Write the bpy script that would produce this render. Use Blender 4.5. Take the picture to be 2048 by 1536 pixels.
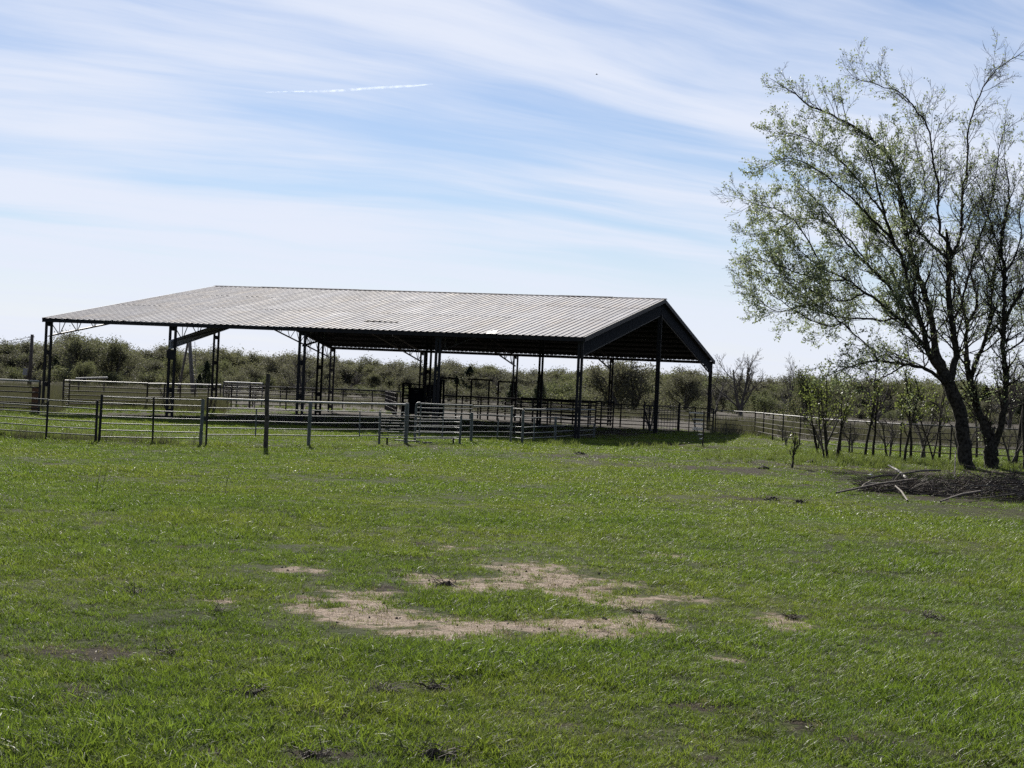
import bpy, math, random
import numpy as np
from mathutils import Vector, Matrix, Quaternion

for o in list(bpy.data.objects):
    bpy.data.objects.remove(o)
SC = bpy.context.scene
COL = SC.collection
RAD = math.radians

# ------------------------------------------------------------------ camera
F_PX, PITCH, ROLL, CZ = 3363.15, 0.0033, 0.0447, 2.1
_cp, _sp = math.cos(PITCH), math.sin(PITCH)
FWD = np.array([0, _cp, _sp]); _U0 = np.array([0, -_sp, _cp]); _R0 = np.array([1.0, 0, 0])
_c, _s = math.cos(ROLL), math.sin(ROLL)
RT = _c * _R0 + _s * _U0
UP = -_s * _R0 + _c * _U0
cam_d = bpy.data.cameras.new('camera')
cam_d.sensor_fit = 'HORIZONTAL'; cam_d.sensor_width = 36.0
cam_d.lens = 36.0 * F_PX / 2048.0
cam_d.clip_start = 0.1; cam_d.clip_end = 80000
cam = bpy.data.objects.new('camera', cam_d); COL.objects.link(cam)
cam.matrix_world = Matrix(((RT[0], UP[0], -FWD[0], 0), (RT[1], UP[1], -FWD[1], 0), (RT[2], UP[2], -FWD[2], CZ), (0, 0, 0, 1)))
SC.camera = cam

# ------------------------------------------------------------------ light, sky, exposure
SUN_EL, SUN_AZ = 30.0, -9.0            # degrees; azimuth clockwise from +Y (the view direction)
SKY_STRENGTH, SUN_STRENGTH, EXPOSURE = 0.054, 5.0, 0.62
sun_dir = Vector((math.sin(RAD(SUN_AZ)) * math.cos(RAD(SUN_EL)), math.cos(RAD(SUN_AZ)) * math.cos(RAD(SUN_EL)), math.sin(RAD(SUN_EL))))
sd = bpy.data.lights.new('sun', 'SUN'); sd.energy = SUN_STRENGTH; sd.angle = RAD(0.6); sd.color = (1.0, 0.95, 0.86)
so = bpy.data.objects.new('sun', sd); COL.objects.link(so)
so.rotation_euler = sun_dir.to_track_quat('Z', 'Y').to_euler(); so.location = (-30, 60, 60)
SC.view_settings.view_transform = 'Standard'
SC.view_settings.look = 'None'
SC.view_settings.gamma = 1.0
SC.view_settings.use_curve_mapping = False
SC.view_settings.exposure = EXPOSURE
SC.cycles.use_denoising = False
SC.cycles.max_bounces = 8
SC.cycles.transparent_max_bounces = 12
SC.cycles.volume_bounces = 0

class NT:
    """small helper that wires shader nodes"""
    def __init__(self, tree):
        self.t = tree; self.n = tree.nodes; self.l = tree.links
    def new(self, kind, **kw):
        nd = self.n.new(kind)
        for k, v in kw.items():
            setattr(nd, k, v)
        return nd
    def put(self, sock, v):
        if v is None:
            return
        if isinstance(v, bpy.types.NodeSocket):
            self.l.new(v, sock)
        else:
            if isinstance(v, (tuple, list)) and len(v) == 3 and sock.type == 'RGBA':
                v = (*v, 1.0)
            sock.default_value = v
    def math(self, op, a, b=None, c=None, clamp=False):
        nd = self.new('ShaderNodeMath', operation=op); nd.use_clamp = clamp
        self.put(nd.inputs[0], a); self.put(nd.inputs[1], b)
        if c is not None:
            self.put(nd.inputs[2], c)
        return nd.outputs[0]
    def mix(self, fac, a, b, mode='MIX'):
        nd = self.new('ShaderNodeMix', data_type='RGBA', blend_type=mode)
        self.put(nd.inputs[0], fac); self.put(nd.inputs[6], a); self.put(nd.inputs[7], b)
        return nd.outputs[2]
    def noise(self, vec, scale, detail=3.0, rough=0.55, dist=0.0):
        nd = self.new('ShaderNodeTexNoise')
        if vec is not None:
            self.l.new(vec, nd.inputs['Vector'])
        nd.inputs['Scale'].default_value = scale; nd.inputs['Detail'].default_value = detail
        nd.inputs['Roughness'].default_value = rough; nd.inputs['Distortion'].default_value = dist
        return nd.outputs[0]
    def ramp(self, v, lo, hi, a=0.0, b=1.0, smooth=True):
        nd = self.new('ShaderNodeMapRange')
        if smooth:
            nd.interpolation_type = 'SMOOTHSTEP'
        self.put(nd.inputs[0], v)
        nd.inputs[1].default_value = lo; nd.inputs[2].default_value = hi
        nd.inputs[3].default_value = a; nd.inputs[4].default_value = b
        return nd.outputs[0]
    def comb(self, x, y, z):
        nd = self.new('ShaderNodeCombineXYZ')
        self.put(nd.inputs[0], x); self.put(nd.inputs[1], y); self.put(nd.inputs[2], z)
        return nd.outputs[0]
    def sep(self, v):
        nd = self.new('ShaderNodeSeparateXYZ'); self.l.new(v, nd.inputs[0])
        return nd.outputs
    def attr(self, name):
        nd = self.new('ShaderNodeAttribute'); nd.attribute_name = name
        return nd.outputs['Fac']

world = bpy.data.worlds.new('World'); SC.world = world; world.use_nodes = True
world.node_tree.nodes.clear()
w = NT(world.node_tree)
sky = w.new('ShaderNodeTexSky', sky_type='NISHITA')
sky.sun_disc = False; sky.sun_elevation = RAD(SUN_EL); sky.sun_rotation = RAD(SUN_AZ)
sky.altitude = 200; sky.air_density = 1.0; sky.dust_density = 0.15; sky.ozone_density = 4.0
tc = w.new('ShaderNodeTexCoord')
dx, dy, dz = w.sep(tc.outputs['Generated'])
# thin high cloud sheet: direction projected on a flat layer above the land
den = w.math('ADD', w.math('MAXIMUM', dz, 0.0), 0.11)
px_ = w.math('DIVIDE', dx, den); py_ = w.math('DIVIDE', dy, den)
ca, sa = math.cos(RAD(-27)), math.sin(RAD(-27))
qx = w.math('ADD', w.math('MULTIPLY', px_, ca), w.math('MULTIPLY', py_, -sa))
qy = w.math('ADD', w.math('MULTIPLY', px_, sa), w.math('MULTIPLY', py_, ca))
warp = w.noise(w.comb(w.math('MULTIPLY', qx, 0.45), w.math('MULTIPLY', qy, 0.6), 3.1), 1.0, 3.0)
qy2 = w.math('ADD', qy, w.math('MULTIPLY', warp, 0.85))
band = w.noise(w.comb(w.math('MULTIPLY', qx, 0.36), w.math('MULTIPLY', qy2, 1.15), 7.9), 1.0, 4.0, 0.5)
streak = w.noise(w.comb(w.math('MULTIPLY', qx, 0.9), w.math('MULTIPLY', qy2, 4.6), 5.2), 1.0, 6.0, 0.6)
veil = w.noise(w.comb(w.math('MULTIPLY', qx, 0.8), w.math('MULTIPLY', qy, 0.8), 9.2), 1.0, 4.0, 0.6)
wisps = w.math('ADD', w.math('ADD', w.math('MULTIPLY', band, 0.57), w.math('MULTIPLY', streak, 0.28)), w.math('MULTIPLY', veil, 0.14))
cover = w.ramp(wisps, 0.39, 0.585, 0.06, 1.0)
low = w.ramp(dz, 0.0, 0.115, 0.88, 0.0)
cover = w.math('SUBTRACT', 1.0, w.math('MULTIPLY', w.math('SUBTRACT', 1.0, cover), w.math('SUBTRACT', 1.0, low)))
skyc = w.mix(1.0, sky.outputs[0], (SKY_STRENGTH * 1.02, SKY_STRENGTH * .98, SKY_STRENGTH * 1.05), 'MULTIPLY')
# ice cloud is bright round the sun and dim away from it
nv = w.new('ShaderNodeVectorMath', operation='DOT_PRODUCT'); w.l.new(tc.outputs['Generated'], nv.inputs[0]); nv.inputs[1].default_value = sun_dir
phase = w.ramp(nv.outputs['Value'], 0.05, 0.78, 0.17, 1.0)
cloudc = w.mix(1.0, (0.520, 0.553, 0.635), w.comb(phase, phase, phase), 'MULTIPLY')
colr = w.mix(w.math('MULTIPLY', cover, 0.94), skyc, cloudc)
bg = w.new('ShaderNodeBackground'); w.put(bg.inputs[0], colr); bg.inputs[1].default_value = 1.0
wo = w.new('ShaderNodeOutputWorld'); w.l.new(bg.outputs[0], wo.inputs[0])

# ------------------------------------------------------------------ geometry helpers
def ray(px, py):
    return FWD + (px - 1024) / F_PX * RT - (py - 768) / F_PX * UP
def g(px, py, z=0.0):
    d = ray(px, py); t = (z - CZ) / d[2]
    return Vector((d[0] * t, d[1] * t, z))
def at(px, py, Y):
    d = ray(px, py); t = Y / d[1]
    return Vector((d[0] * t, Y, CZ + d[2] * t))
def pr(P):
    q = np.array([P[0], P[1], P[2] - CZ]); d = q @ FWD
    return 1024 + F_PX * (q @ RT) / d, 768 - F_PX * (q @ UP) / d
def gx(px, Y, z=0.0):
    """the point of depth Y and height z that stands at picture column px"""
    X = (px - 1024) / F_PX * Y
    for _ in range(4):
        X -= (pr((X, Y, z))[0] - px) * Y / F_PX
    return Vector((X, Y, z))

_rs = np.random.RandomState(7)
_LAT = _rs.rand(256, 256)
def vnoise(x, y, scale=1.0, oct=3, seed=0):
    x = np.asarray(x, float) / scale + seed * 17.3; y = np.asarray(y, float) / scale + seed * 9.1
    tot = 0; amp = 1; norm = 0
    for _ in range(oct):
        xi = np.floor(x).astype(int); yi = np.floor(y).astype(int)
        fx = x - xi; fy = y - yi
        fx = fx * fx * (3 - 2 * fx); fy = fy * fy * (3 - 2 * fy)
        a = _LAT[xi % 256, yi % 256]; b = _LAT[(xi + 1) % 256, yi % 256]
        c = _LAT[xi % 256, (yi + 1) % 256]; d = _LAT[(xi + 1) % 256, (yi + 1) % 256]
        tot = tot + amp * ((a * (1 - fx) + b * fx) * (1 - fy) + (c * (1 - fx) + d * fx) * fy)
        norm += amp; amp *= 0.5; x = x * 2.03 + 5.7; y = y * 2.03 + 1.3
    return tot / norm

ORIGIN = {}
def tag(o, label=None, cat=None, group=None, kind=None):
    if label: o['label'] = label
    if cat: o['category'] = cat
    if group: o['group'] = group
    if kind: o['kind'] = kind
    return o
def thing(name, loc, label, cat, group=None):
    o = bpy.data.objects.new(name, None); COL.objects.link(o)
    o.empty_display_size = 0.2
    o.location = loc; ORIGIN[o] = Vector(loc)
    return tag(o, label, cat, group)
def link(name, me, parent=None):
    o = bpy.data.objects.new(name, me); COL.objects.link(o)
    if parent is not None:
        o.parent = parent; ORIGIN[o] = ORIGIN[parent]
    else:
        ORIGIN[o] = Vector((0, 0, 0))
    return o

class MB:
    def __init__(self):
        self.v = []; self.f = []
    def box(self, p, q, wd, ht, up=(0, 0, 1)):
        p = Vector(p); q = Vector(q); x = (q - p).normalized()
        y = Vector(up).cross(x)
        if y.length < 1e-4: y = Vector((0, 1, 0)).cross(x)
        y.normalize(); z = x.cross(y)
        n = len(self.v)
        for a in (p, q):
            for sy, sz in ((-1, -1), (1, -1), (1, 1), (-1, 1)):
                self.v.append(a + y * (sy * wd / 2) + z * (sz * ht / 2))
        self.f += [(n, n + 3, n + 2, n + 1), (n + 4, n + 5, n + 6, n + 7)]
        for i in range(4):
            j = (i + 1) % 4
            self.f.append((n + i, n + j, n + 4 + j, n + 4 + i))
    def tube(self, pts, rad, sides=6, cap=True):
        k = len(pts); n = len(self.v)
        prev = None
        for i in range(k):
            a = pts[max(i - 1, 0)]; b = pts[min(i + 1, k - 1)]
            t = (b - a)
            if t.length < 1e-7: t = Vector((0, 0, 1))
            t.normalize()
            if prev is None:
                u = t.orthogonal().normalized()
            else:
                u = (prev - t * prev.dot(t))
                u = u.normalized() if u.length > 1e-5 else t.orthogonal().normalized()
            prev = u; vv = t.cross(u)
            r = rad[i] if not isinstance(rad, (int, float)) else rad
            for s in range(sides):
                an = 2 * math.pi * s / sides
                self.v.append(pts[i] + u * (r * math.cos(an)) + vv * (r * math.sin(an)))
        for i in range(k - 1):
            for s in range(sides):
                s2 = (s + 1) % sides
                self.f.append((n + i * sides + s, n + i * sides + s2, n + (i + 1) * sides + s2, n + (i + 1) * sides + s))
        if cap:
            self.f.append(tuple(n + (k - 1) * sides + s for s in range(sides)))
            self.f.append(tuple(n + s for s in reversed(range(sides))))
    def poly(self, pts):
        n = len(self.v); self.v += [Vector(p) for p in pts]; self.f.append(tuple(range(n, n + len(pts))))
    def mesh(self, name, mat, org=None, smooth=False):
        me = bpy.data.meshes.new(name)
        vs = self.v if org is None else [a - org for a in self.v]
        me.from_pydata([tuple(a) for a in vs], [], self.f)
        me.materials.append(mat)
        if smooth:
            me.polygons.foreach_set('use_smooth', [True] * len(me.polygons))
        me.update()
        return me
    def build(self, name, mat, parent=None, smooth=False):
        org = ORIGIN[parent] if parent is not None else None
        return link(name, self.mesh(name, mat, org, smooth), parent)

_unit = {}
def unit(kind, mat):
    key = (kind, mat.name)
    if key not in _unit:
        m = MB()
        if kind == 'tube':
            m.tube([Vector((0, 0, 0)), Vector((1, 0, 0))], 1.0, 8)
        else:
            m.box((0, 0, 0), (1, 0, 0), 1, 1)
        _unit[key] = m.mesh('pipe' if kind == 'tube' else 'bar', mat, smooth=False)
        if kind == 'tube':
            me = _unit[key]
            me.polygons.foreach_set('use_smooth', [len(p.vertices) == 4 for p in me.polygons])
    return _unit[key]
def stick(name, p, q, a, mat, parent, b=None):
    """a round pipe (b None: radius a) or a square bar (a wide, b high) from p to q, sharing mesh data"""
    p = Vector(p); q = Vector(q); d = q - p
    me = unit('tube' if b is None else 'box', mat)
    o = link(name, me, parent)
    x = d.normalized(); y = Vector((0, 0, 1)).cross(x)
    if y.length < 1e-3: y = Vector((0, 1, 0))
    y.normalize(); z = x.cross(y)
    bb = a if b is None else b
    R = Matrix((x, y, z)).transposed().to_4x4()
    o.matrix_local = Matrix.Translation(p - ORIGIN[parent]) @ R @ Matrix.Diagonal((d.length, a, bb, 1.0))
    return o

def fast_mesh(name, V, Fq, mat, nside=4):
    """mesh from numpy: V (n,3), Fq (m,nside)"""
    me = bpy.data.meshes.new(name)
    n = len(V); m = len(Fq)
    me.vertices.add(n); me.vertices.foreach_set('co', np.ascontiguousarray(V, dtype=np.float32).ravel())
    me.loops.add(m * nside); me.loops.foreach_set('vertex_index', np.ascontiguousarray(Fq, dtype=np.int32).ravel())
    me.polygons.add(m); me.polygons.foreach_set('loop_start', np.arange(0, m * nside, nside, dtype=np.int32))
    me.update(calc_edges=True)
    if mat is not None: me.materials.append(mat)
    return me

# ------------------------------------------------------------------ materials
def mat_new(name):
    m = bpy.data.materials.new(name); m.use_nodes = True
    m.node_tree.nodes.clear()
    t = NT(m.node_tree); out = t.new('ShaderNodeOutputMaterial')
    return m, t, out
def principled(t, out, base, rough=0.6, metal=0.0, normal=None, spec=0.5):
    p = t.new('ShaderNodeBsdfPrincipled')
    t.put(p.inputs['Base Color'], base); t.put(p.inputs['Roughness'], rough); t.put(p.inputs['Metallic'], metal)
    p.inputs['Specular IOR Level'].default_value = spec
    if normal is not None: t.l.new(normal, p.inputs['Normal'])
    t.l.new(p.outputs[0], out.inputs[0])
    return p
def bump(t, h, strength=0.4, dist=0.02):
    b = t.new('ShaderNodeBump'); b.inputs['Strength'].default_value = strength; b.inputs['Distance'].default_value = dist
    t.l.new(h, b.inputs['Height'])
    return b.outputs[0]
def simple(name, a, b, scale=6.0, rough=0.7, metal=0.0, bumps=0.0, detail=4.0, spec=0.5):
    m, t, out = mat_new(name)
    geo = t.new('ShaderNodeNewGeometry')
    n = t.noise(geo.outputs['Position'], scale, detail, 0.6)
    c = t.mix(t.ramp(n, 0.35, 0.65), a, b)
    nm = bump(t, n, bumps, 0.01) if bumps else None
    principled(t, out, c, rough, metal, nm, spec)
    return m
def leaf_mat(name, a, b, trans=0.45, rough=0.55, rnd=0.5, spec=0.3):
    """thin leaves: a gloss-diffuse face that lets light through"""
    m, t, out = mat_new(name)
    geo = t.new('ShaderNodeNewGeometry'); oi = t.new('ShaderNodeObjectInfo')
    n = t.noise(geo.outputs['Position'], 1.7, 3.0, 0.6)
    f = t.math('ADD', t.math('MULTIPLY', t.ramp(n, 0.3, 0.7), 1 - rnd), t.math('MULTIPLY', oi.outputs['Random'], rnd))
    c = t.mix(f, a, b)
    p = t.new('ShaderNodeBsdfPrincipled'); t.put(p.inputs['Base Color'], c); p.inputs['Roughness'].default_value = rough
    p.inputs['Specular IOR Level'].default_value = spec
    tr = t.new('ShaderNodeBsdfTranslucent'); t.put(tr.inputs[0], t.mix(0.15 if spec < .2 else 0.35, c, (0.30, 0.36, 0.05), 'MIX'))
    mx = t.new('ShaderNodeMixShader'); mx.inputs[0].default_value = trans
    t.l.new(p.outputs[0], mx.inputs[1]); t.l.new(tr.outputs[0], mx.inputs[2]); t.l.new(mx.outputs[0], out.inputs[0])
    return m

M = {}
M['steel'] = simple('dark_rusty_steel', (0.026, 0.026, 0.031), (0.042, 0.037, 0.038), 5.0, 0.7, 0.0, 0, 4.0, 0.2)
M['truss'] = simple('grey_weathered_steel', (0.10, 0.10, 0.108), (0.17, 0.165, 0.16), 4.0, 0.6, 0.3)
M['beam'] = simple('worn_grey_beam', (0.40, 0.40, 0.43), (0.62, 0.61, 0.63), 7.0, 0.55, 0.3)
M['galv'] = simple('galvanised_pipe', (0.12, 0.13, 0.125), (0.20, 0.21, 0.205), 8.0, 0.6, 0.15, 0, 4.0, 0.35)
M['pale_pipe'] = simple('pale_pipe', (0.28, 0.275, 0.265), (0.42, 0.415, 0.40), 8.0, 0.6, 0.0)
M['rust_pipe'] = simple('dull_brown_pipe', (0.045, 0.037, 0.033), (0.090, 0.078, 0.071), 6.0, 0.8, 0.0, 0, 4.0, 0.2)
M['chute'] = simple('dark_painted_steel', (0.012, 0.015, 0.021), (0.022, 0.025, 0.033), 5.0, 0.95, 0.0, 0, 4.0, 0.05)
M['white'] = simple('white_painted_bar', (0.66, 0.66, 0.65), (0.76, 0.76, 0.75), 9.0, 0.5, 0.0)
M['rusty_sheet'] = simple('rusted_plate', (0.12, 0.055, 0.028), (0.20, 0.10, 0.055), 6.0, 0.8)
M['wood'] = simple('weathered_wood', (0.055, 0.045, 0.038), (0.12, 0.10, 0.085), 10.0, 0.85, 0, 0.5)
M['pole'] = simple('grey_old_pole', (0.10, 0.09, 0.08), (0.20, 0.185, 0.165), 8.0, 0.85, 0, 0.4)
M['bark'] = simple('dark_bark', (0.020, 0.017, 0.014), (0.092, 0.080, 0.068), 11.0, 0.95, 0, 1.0, 6.0, 0.1)
M['twig'] = simple('grey_brown_twig', (0.070, 0.058, 0.052), (0.13, 0.11, 0.10), 5.0, 0.9)
M['far_bark'] = simple('far_bark', (0.075, 0.065, 0.058), (0.14, 0.125, 0.112), 2.0, 0.9)
M['stick'] = simple('dead_branch', (0.060, 0.048, 0.039), (0.185, 0.148, 0.115), 6.0, 0.85)
M['bleached'] = simple('bleached_wood', (0.17, 0.15, 0.125), (0.27, 0.24, 0.20), 6.0, 0.7)
M['stone'] = simple('pale_stone', (0.50, 0.48, 0.44), (0.66, 0.64, 0.60), 12.0, 0.8)
M['dung'] = simple('dark_crumbly_earth', (0.020, 0.016, 0.012), (0.055, 0.042, 0.030), 25.0, 0.95, 0, 0.9)
M['wire'] = simple('black_wire', (0.03, 0.03, 0.03), (0.05, 0.05, 0.05), 5.0, 0.6)
M['ridge'] = simple('dull_ridge_metal', (0.10, 0.10, 0.11), (0.16, 0.155, 0.16), 3.0, 0.9, 0.0, 0, 4.0, 0.03)
M['straw'] = leaf_mat('dry_straw', (0.20, 0.15, 0.09), (0.34, 0.27, 0.17), 0.25)
M['grass'] = None
M['leaf_big'] = leaf_mat('young_grey_green_leaf', (0.16, 0.21, 0.14), (0.29, 0.33, 0.25), 0.5, 0.5, 0.0, 0.22)
M['leaf_sap'] = leaf_mat('young_green_leaf', (0.068, 0.098, 0.038), (0.13, 0.155, 0.068), 0.5, 0.5, 0.2)
M['leaf_olive'] = leaf_mat('olive_leaf', (0.088, 0.092, 0.068), (0.152, 0.142, 0.092), 0.44, 0.7, 0.6, 0.1)  # haze painted in: far leaf colours greyed and blued
M['leaf_bright'] = leaf_mat('fresh_yellow_green_leaf', (0.100, 0.114, 0.066), (0.160, 0.162, 0.090), 0.46, 0.7, 0.6, 0.1)
M['leaf_brown'] = leaf_mat('bronze_bud_leaf', (0.094, 0.088, 0.080), (0.150, 0.138, 0.112), 0.38, 0.7, 0.6, 0.1)
M['leaf_cedar'] = leaf_mat('dark_evergreen_leaf', (0.028, 0.042, 0.030), (0.050, 0.064, 0.042), 0.2, 0.7, 0.5, 0.1)
M['leaf_green'] = leaf_mat('mid_green_leaf', (0.050, 0.062, 0.042), (0.076, 0.088, 0.052), 0.36, 0.7, 0.6, 0.1)

def roof_mat():
    m, t, out = mat_new('weathered_roof_sheet')
    geo = t.new('ShaderNodeNewGeometry'); oi = t.new('ShaderNodeObjectInfo'); tcn = t.new('ShaderNodeTexCoord')
    pos = geo.outputs['Position']
    big = t.noise(pos, 0.30, 4.0, 0.6)
    fine = t.noise(pos, 2.2, 4.0, 0.65)
    ox, oy, oz = t.sep(tcn.outputs['Object'])
    rnd = oi.outputs['Random']
    stain = t.noise(t.comb(t.math('MULTIPLY', ox, 9.0), t.math('MULTIPLY', oy, 1.6), t.math('MULTIPLY', rnd, 40.0)), 1.0, 5.0, 0.65)
    c = t.mix(t.ramp(fine, 0.3, 0.7), (0.185, 0.183, 0.212), (0.325, 0.322, 0.360))
    c = t.mix(t.ramp(rnd, 0.0, 0.5, 0.60, 0.0, False), c, (0.135, 0.129, 0.150))
    c = t.mix(t.ramp(rnd, 0.85, 1.0, 0.0, 0.5, False), c, (0.45, 0.445, 0.48))
    c = t.mix(t.ramp(stain, 0.50, 0.70, 0.0, 0.65), c, (0.43, 0.428, 0.465))
    rust = t.math('MULTIPLY', t.ramp(big, 0.40, 0.60), t.ramp(stain, 0.58, 0.36))
    c = t.mix(t.math('MULTIPLY', rust, 0.55), c, (0.215, 0.145, 0.105))
    c = t.mix(t.ramp(oy, 0.985, 1.0, 0.0, 0.6), c, (0.06, 0.055, 0.055))          # grime at the laps
    c = t.mix(t.ramp(oz, 0.004, 0.022, 0.2, 0.0), c, (0.085, 0.08, 0.085))        # dirt lying in the pans
    c = t.mix(geo.outputs['Backfacing'], c, (0.048, 0.054, 0.068))  # underside shade put into the back-face colour
    principled(t, out, c, t.ramp(stain, 0.2, 0.8, 0.66, 0.90, False), 0.0, None, 0.11)
    return m
M['roof'] = roof_mat()

def grass_mat():
    m, t, out = mat_new('pasture_grass_blade')
    geo = t.new('ShaderNodeNewGeometry'); oi = t.new('ShaderNodeObjectInfo')
    pos = geo.outputs['Position']
    n1 = t.noise(pos, 0.16, 3.0, 0.6); n2 = t.noise(pos, 0.9, 3.0, 0.6)
    c = t.mix(t.ramp(n2, 0.3, 0.7), (0.058, 0.116, 0.018), (0.134, 0.198, 0.032))
    c = t.mix(t.math('MULTIPLY', t.ramp(n1, 0.40, 0.65), 0.65), c, (0.215, 0.230, 0.038))
    n6 = t.noise(pos, 2.6, 4.0, 0.65)
    c = t.mix(t.ramp(n6, 0.47, 0.66, 0.0, 0.85), c, (0.024, 0.056, 0.011))
    rnd = oi.outputs['Random']
    c = t.mix(t.ramp(rnd, 0.0, 0.55, 0.65, 0.0), c, (0.018, 0.042, 0.010))
    c = t.mix(t.ramp(rnd, 0.90, 1.0, 0.0, 0.75), c, (0.185, 0.16, 0.075))
    p = t.new('ShaderNodeBsdfPrincipled'); t.put(p.inputs['Base Color'], c); p.inputs['Roughness'].default_value = 0.5
    p.inputs['Specular IOR Level'].default_value = 0.17
    tr = t.new('ShaderNodeBsdfTranslucent'); t.put(tr.inputs[0], t.mix(0.35, c, (0.26, 0.36, 0.03)))
    mx = t.new('ShaderNodeMixShader'); mx.inputs[0].default_value = 0.48
    t.l.new(p.outputs[0], mx.inputs[1]); t.l.new(tr.outputs[0], mx.inputs[2]); t.l.new(mx.outputs[0], out.inputs[0])
    return m
M['grass'] = grass_mat()

def ground_mat():
    m, t, out = mat_new('pasture_ground')
    geo = t.new('ShaderNodeNewGeometry'); pos = geo.outputs['Position']
    n1 = t.noise(pos, 0.16, 3.0, 0.6); n2 = t.noise(pos, 0.9, 4.0, 0.6); n3 = t.noise(pos, 6.0, 5.0, 0.7); n4 = t.noise(pos, 28.0, 4.0, 0.7)
    green = t.mix(t.ramp(n2, 0.3, 0.7), (0.026, 0.036, 0.010), (0.055, 0.068, 0.018))
    green = t.mix(t.math('MULTIPLY', t.ramp(n1, 0.40, 0.65), 0.6), green, (0.095, 0.105, 0.028))
    green = t.mix(t.ramp(n3, 0.36, 0.62, 0.0, 0.75), green, (0.030, 0.040, 0.014))
    green = t.mix(t.ramp(n4, 0.45, 0.7, 0.0, 0.5), green, (0.085, 0.080, 0.035))
    sand = t.mix(t.ramp(n4, 0.3, 0.7), (0.24, 0.185, 0.142), (0.40, 0.32, 0.255))
    sand = t.mix(t.ramp(n3, 0.50, 0.66, 0.0, 0.85), sand, (0.12, 0.085, 0.055))
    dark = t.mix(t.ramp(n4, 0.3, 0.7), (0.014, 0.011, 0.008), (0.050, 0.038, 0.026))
    n5 = t.noise(t.comb(*[t.math('MULTIPLY', a, b) for a, b in zip(t.sep(pos), (0.05, 0.25, 0.1))]), 1.0, 5.0, 0.65)
    field = t.mix(t.ramp(n5, 0.3, 0.7), (0.042, 0.036, 0.031), (0.100, 0.086, 0.075))
    field = t.mix(t.ramp(n3, 0.45, 0.7, 0.0, 0.5), field, (0.060, 0.058, 0.038))
    edge = t.math('ADD', t.math('MULTIPLY', t.math('SUBTRACT', n3, 0.5), 1.5), t.math('MULTIPLY', t.math('SUBTRACT', n2, 0.5), 0.9))
    fs = t.ramp(t.math('ADD', t.attr('soil'), edge), 0.42, 0.75)
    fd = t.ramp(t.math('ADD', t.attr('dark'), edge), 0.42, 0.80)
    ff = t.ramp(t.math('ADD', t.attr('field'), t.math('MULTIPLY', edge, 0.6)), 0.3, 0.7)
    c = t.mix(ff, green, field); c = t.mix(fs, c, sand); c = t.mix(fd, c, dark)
    h = t.math('ADD', t.math('MULTIPLY', n3, 0.7), t.math('MULTIPLY', n4, 0.3))
    principled(t, out, c, 0.95, 0.0, bump(t, h, 1.0, 0.09), 0.05)
    return m
M['ground'] = ground_mat()

# ------------------------------------------------------------------ ground
def ell(cx, cy, rx, ry, k=1.0):
    """an oval patch given by its place in the photo, as metres on the ground"""
    p = g(cx, cy); a = g(cx, cy - ry); b = g(cx, cy + ry)
    return (p.x, p.y, max(rx * p.y / F_PX, 0.05), max((a.y - b.y) / 2, 0.08), k)
SOIL = [ell(*e) for e in ((770, 1212, 150, 32), (1050, 1158, 200, 24), (930, 1180, 110, 22), (1190, 1200, 120, 22), (1270, 1248, 95, 20),
        (1090, 1250, 230, 15), (930, 1264, 80, 18), (1200, 1268, 70, 10), (800, 1265, 70, 9, .8), (600, 1148, 60, 8, .8), (900, 1097, 70, 9, .9),
        (1568, 1240, 46, 14), (440, 1206, 60, 9, .55), (1330, 1110, 60, 6, .6), (1340, 1192, 80, 8, .8), (1440, 1320, 60, 7, .5), (660, 1506, 60, 10, .5))]
ISLE = [ell(1000, 1211, 165, 18), ell(940, 1150, 70, 8, .7)]
DARK = [ell(*e) for e in ((175, 1306, 110, 15), (330, 1312, 30, 7), (640, 1512, 80, 14, .9), (840, 1090, 70, 6, .9), (1530, 998, 120, 7, .8), (1430, 938, 260, 9, 1.0),
        (1160, 914, 120, 6), (1600, 930, 150, 7, 1.0), (1900, 985, 230, 30, 1.1), (1780, 944, 230, 13, 1.05), (850, 895, 110, 3, .8), (100, 928, 60, 4, .8), (500, 1388, 30, 6), (1380, 893, 120, 4),
        (120, 1425, 50, 5, .8), (1720, 1470, 180, 12, .6), (770, 1372, 40, 8, .8), (870, 1372, 40, 7), (270, 1190, 25, 5), (1560, 885, 90, 6, .5), (1940, 945, 160, 10), (1330, 1000, 150, 8, .5),
        (160, 1120, 80, 5, .7), (780, 1180, 60, 5), (1450, 1470, 90, 6, .7), (60, 1465, 60, 6, .7))]
def field_at(lst, x, y):
    r = np.zeros_like(x)
    for cx, cy, rx, ry, k in lst:
        d = np.sqrt(((x - cx) / rx) ** 2 + ((y - cy) / ry) ** 2)
        r = np.maximum(r, k * np.clip(1.25 - 0.68 * d, 0, 1))
    return r
BX0, BY0, BYAW, BL, BW, BH, BR, BOV = -22.643, 81.86, -0.2730, 26.607, 37.147, 4.557, 7.436, 0.25
BU = Vector((math.cos(BYAW), math.sin(BYAW), 0)); BV = Vector((-math.sin(BYAW), math.cos(BYAW), 0))
def bp(s, t, z=0.0):
    return Vector((BX0, BY0, 0)) + BU * s + BV * t + Vector((0, 0, z))
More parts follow.
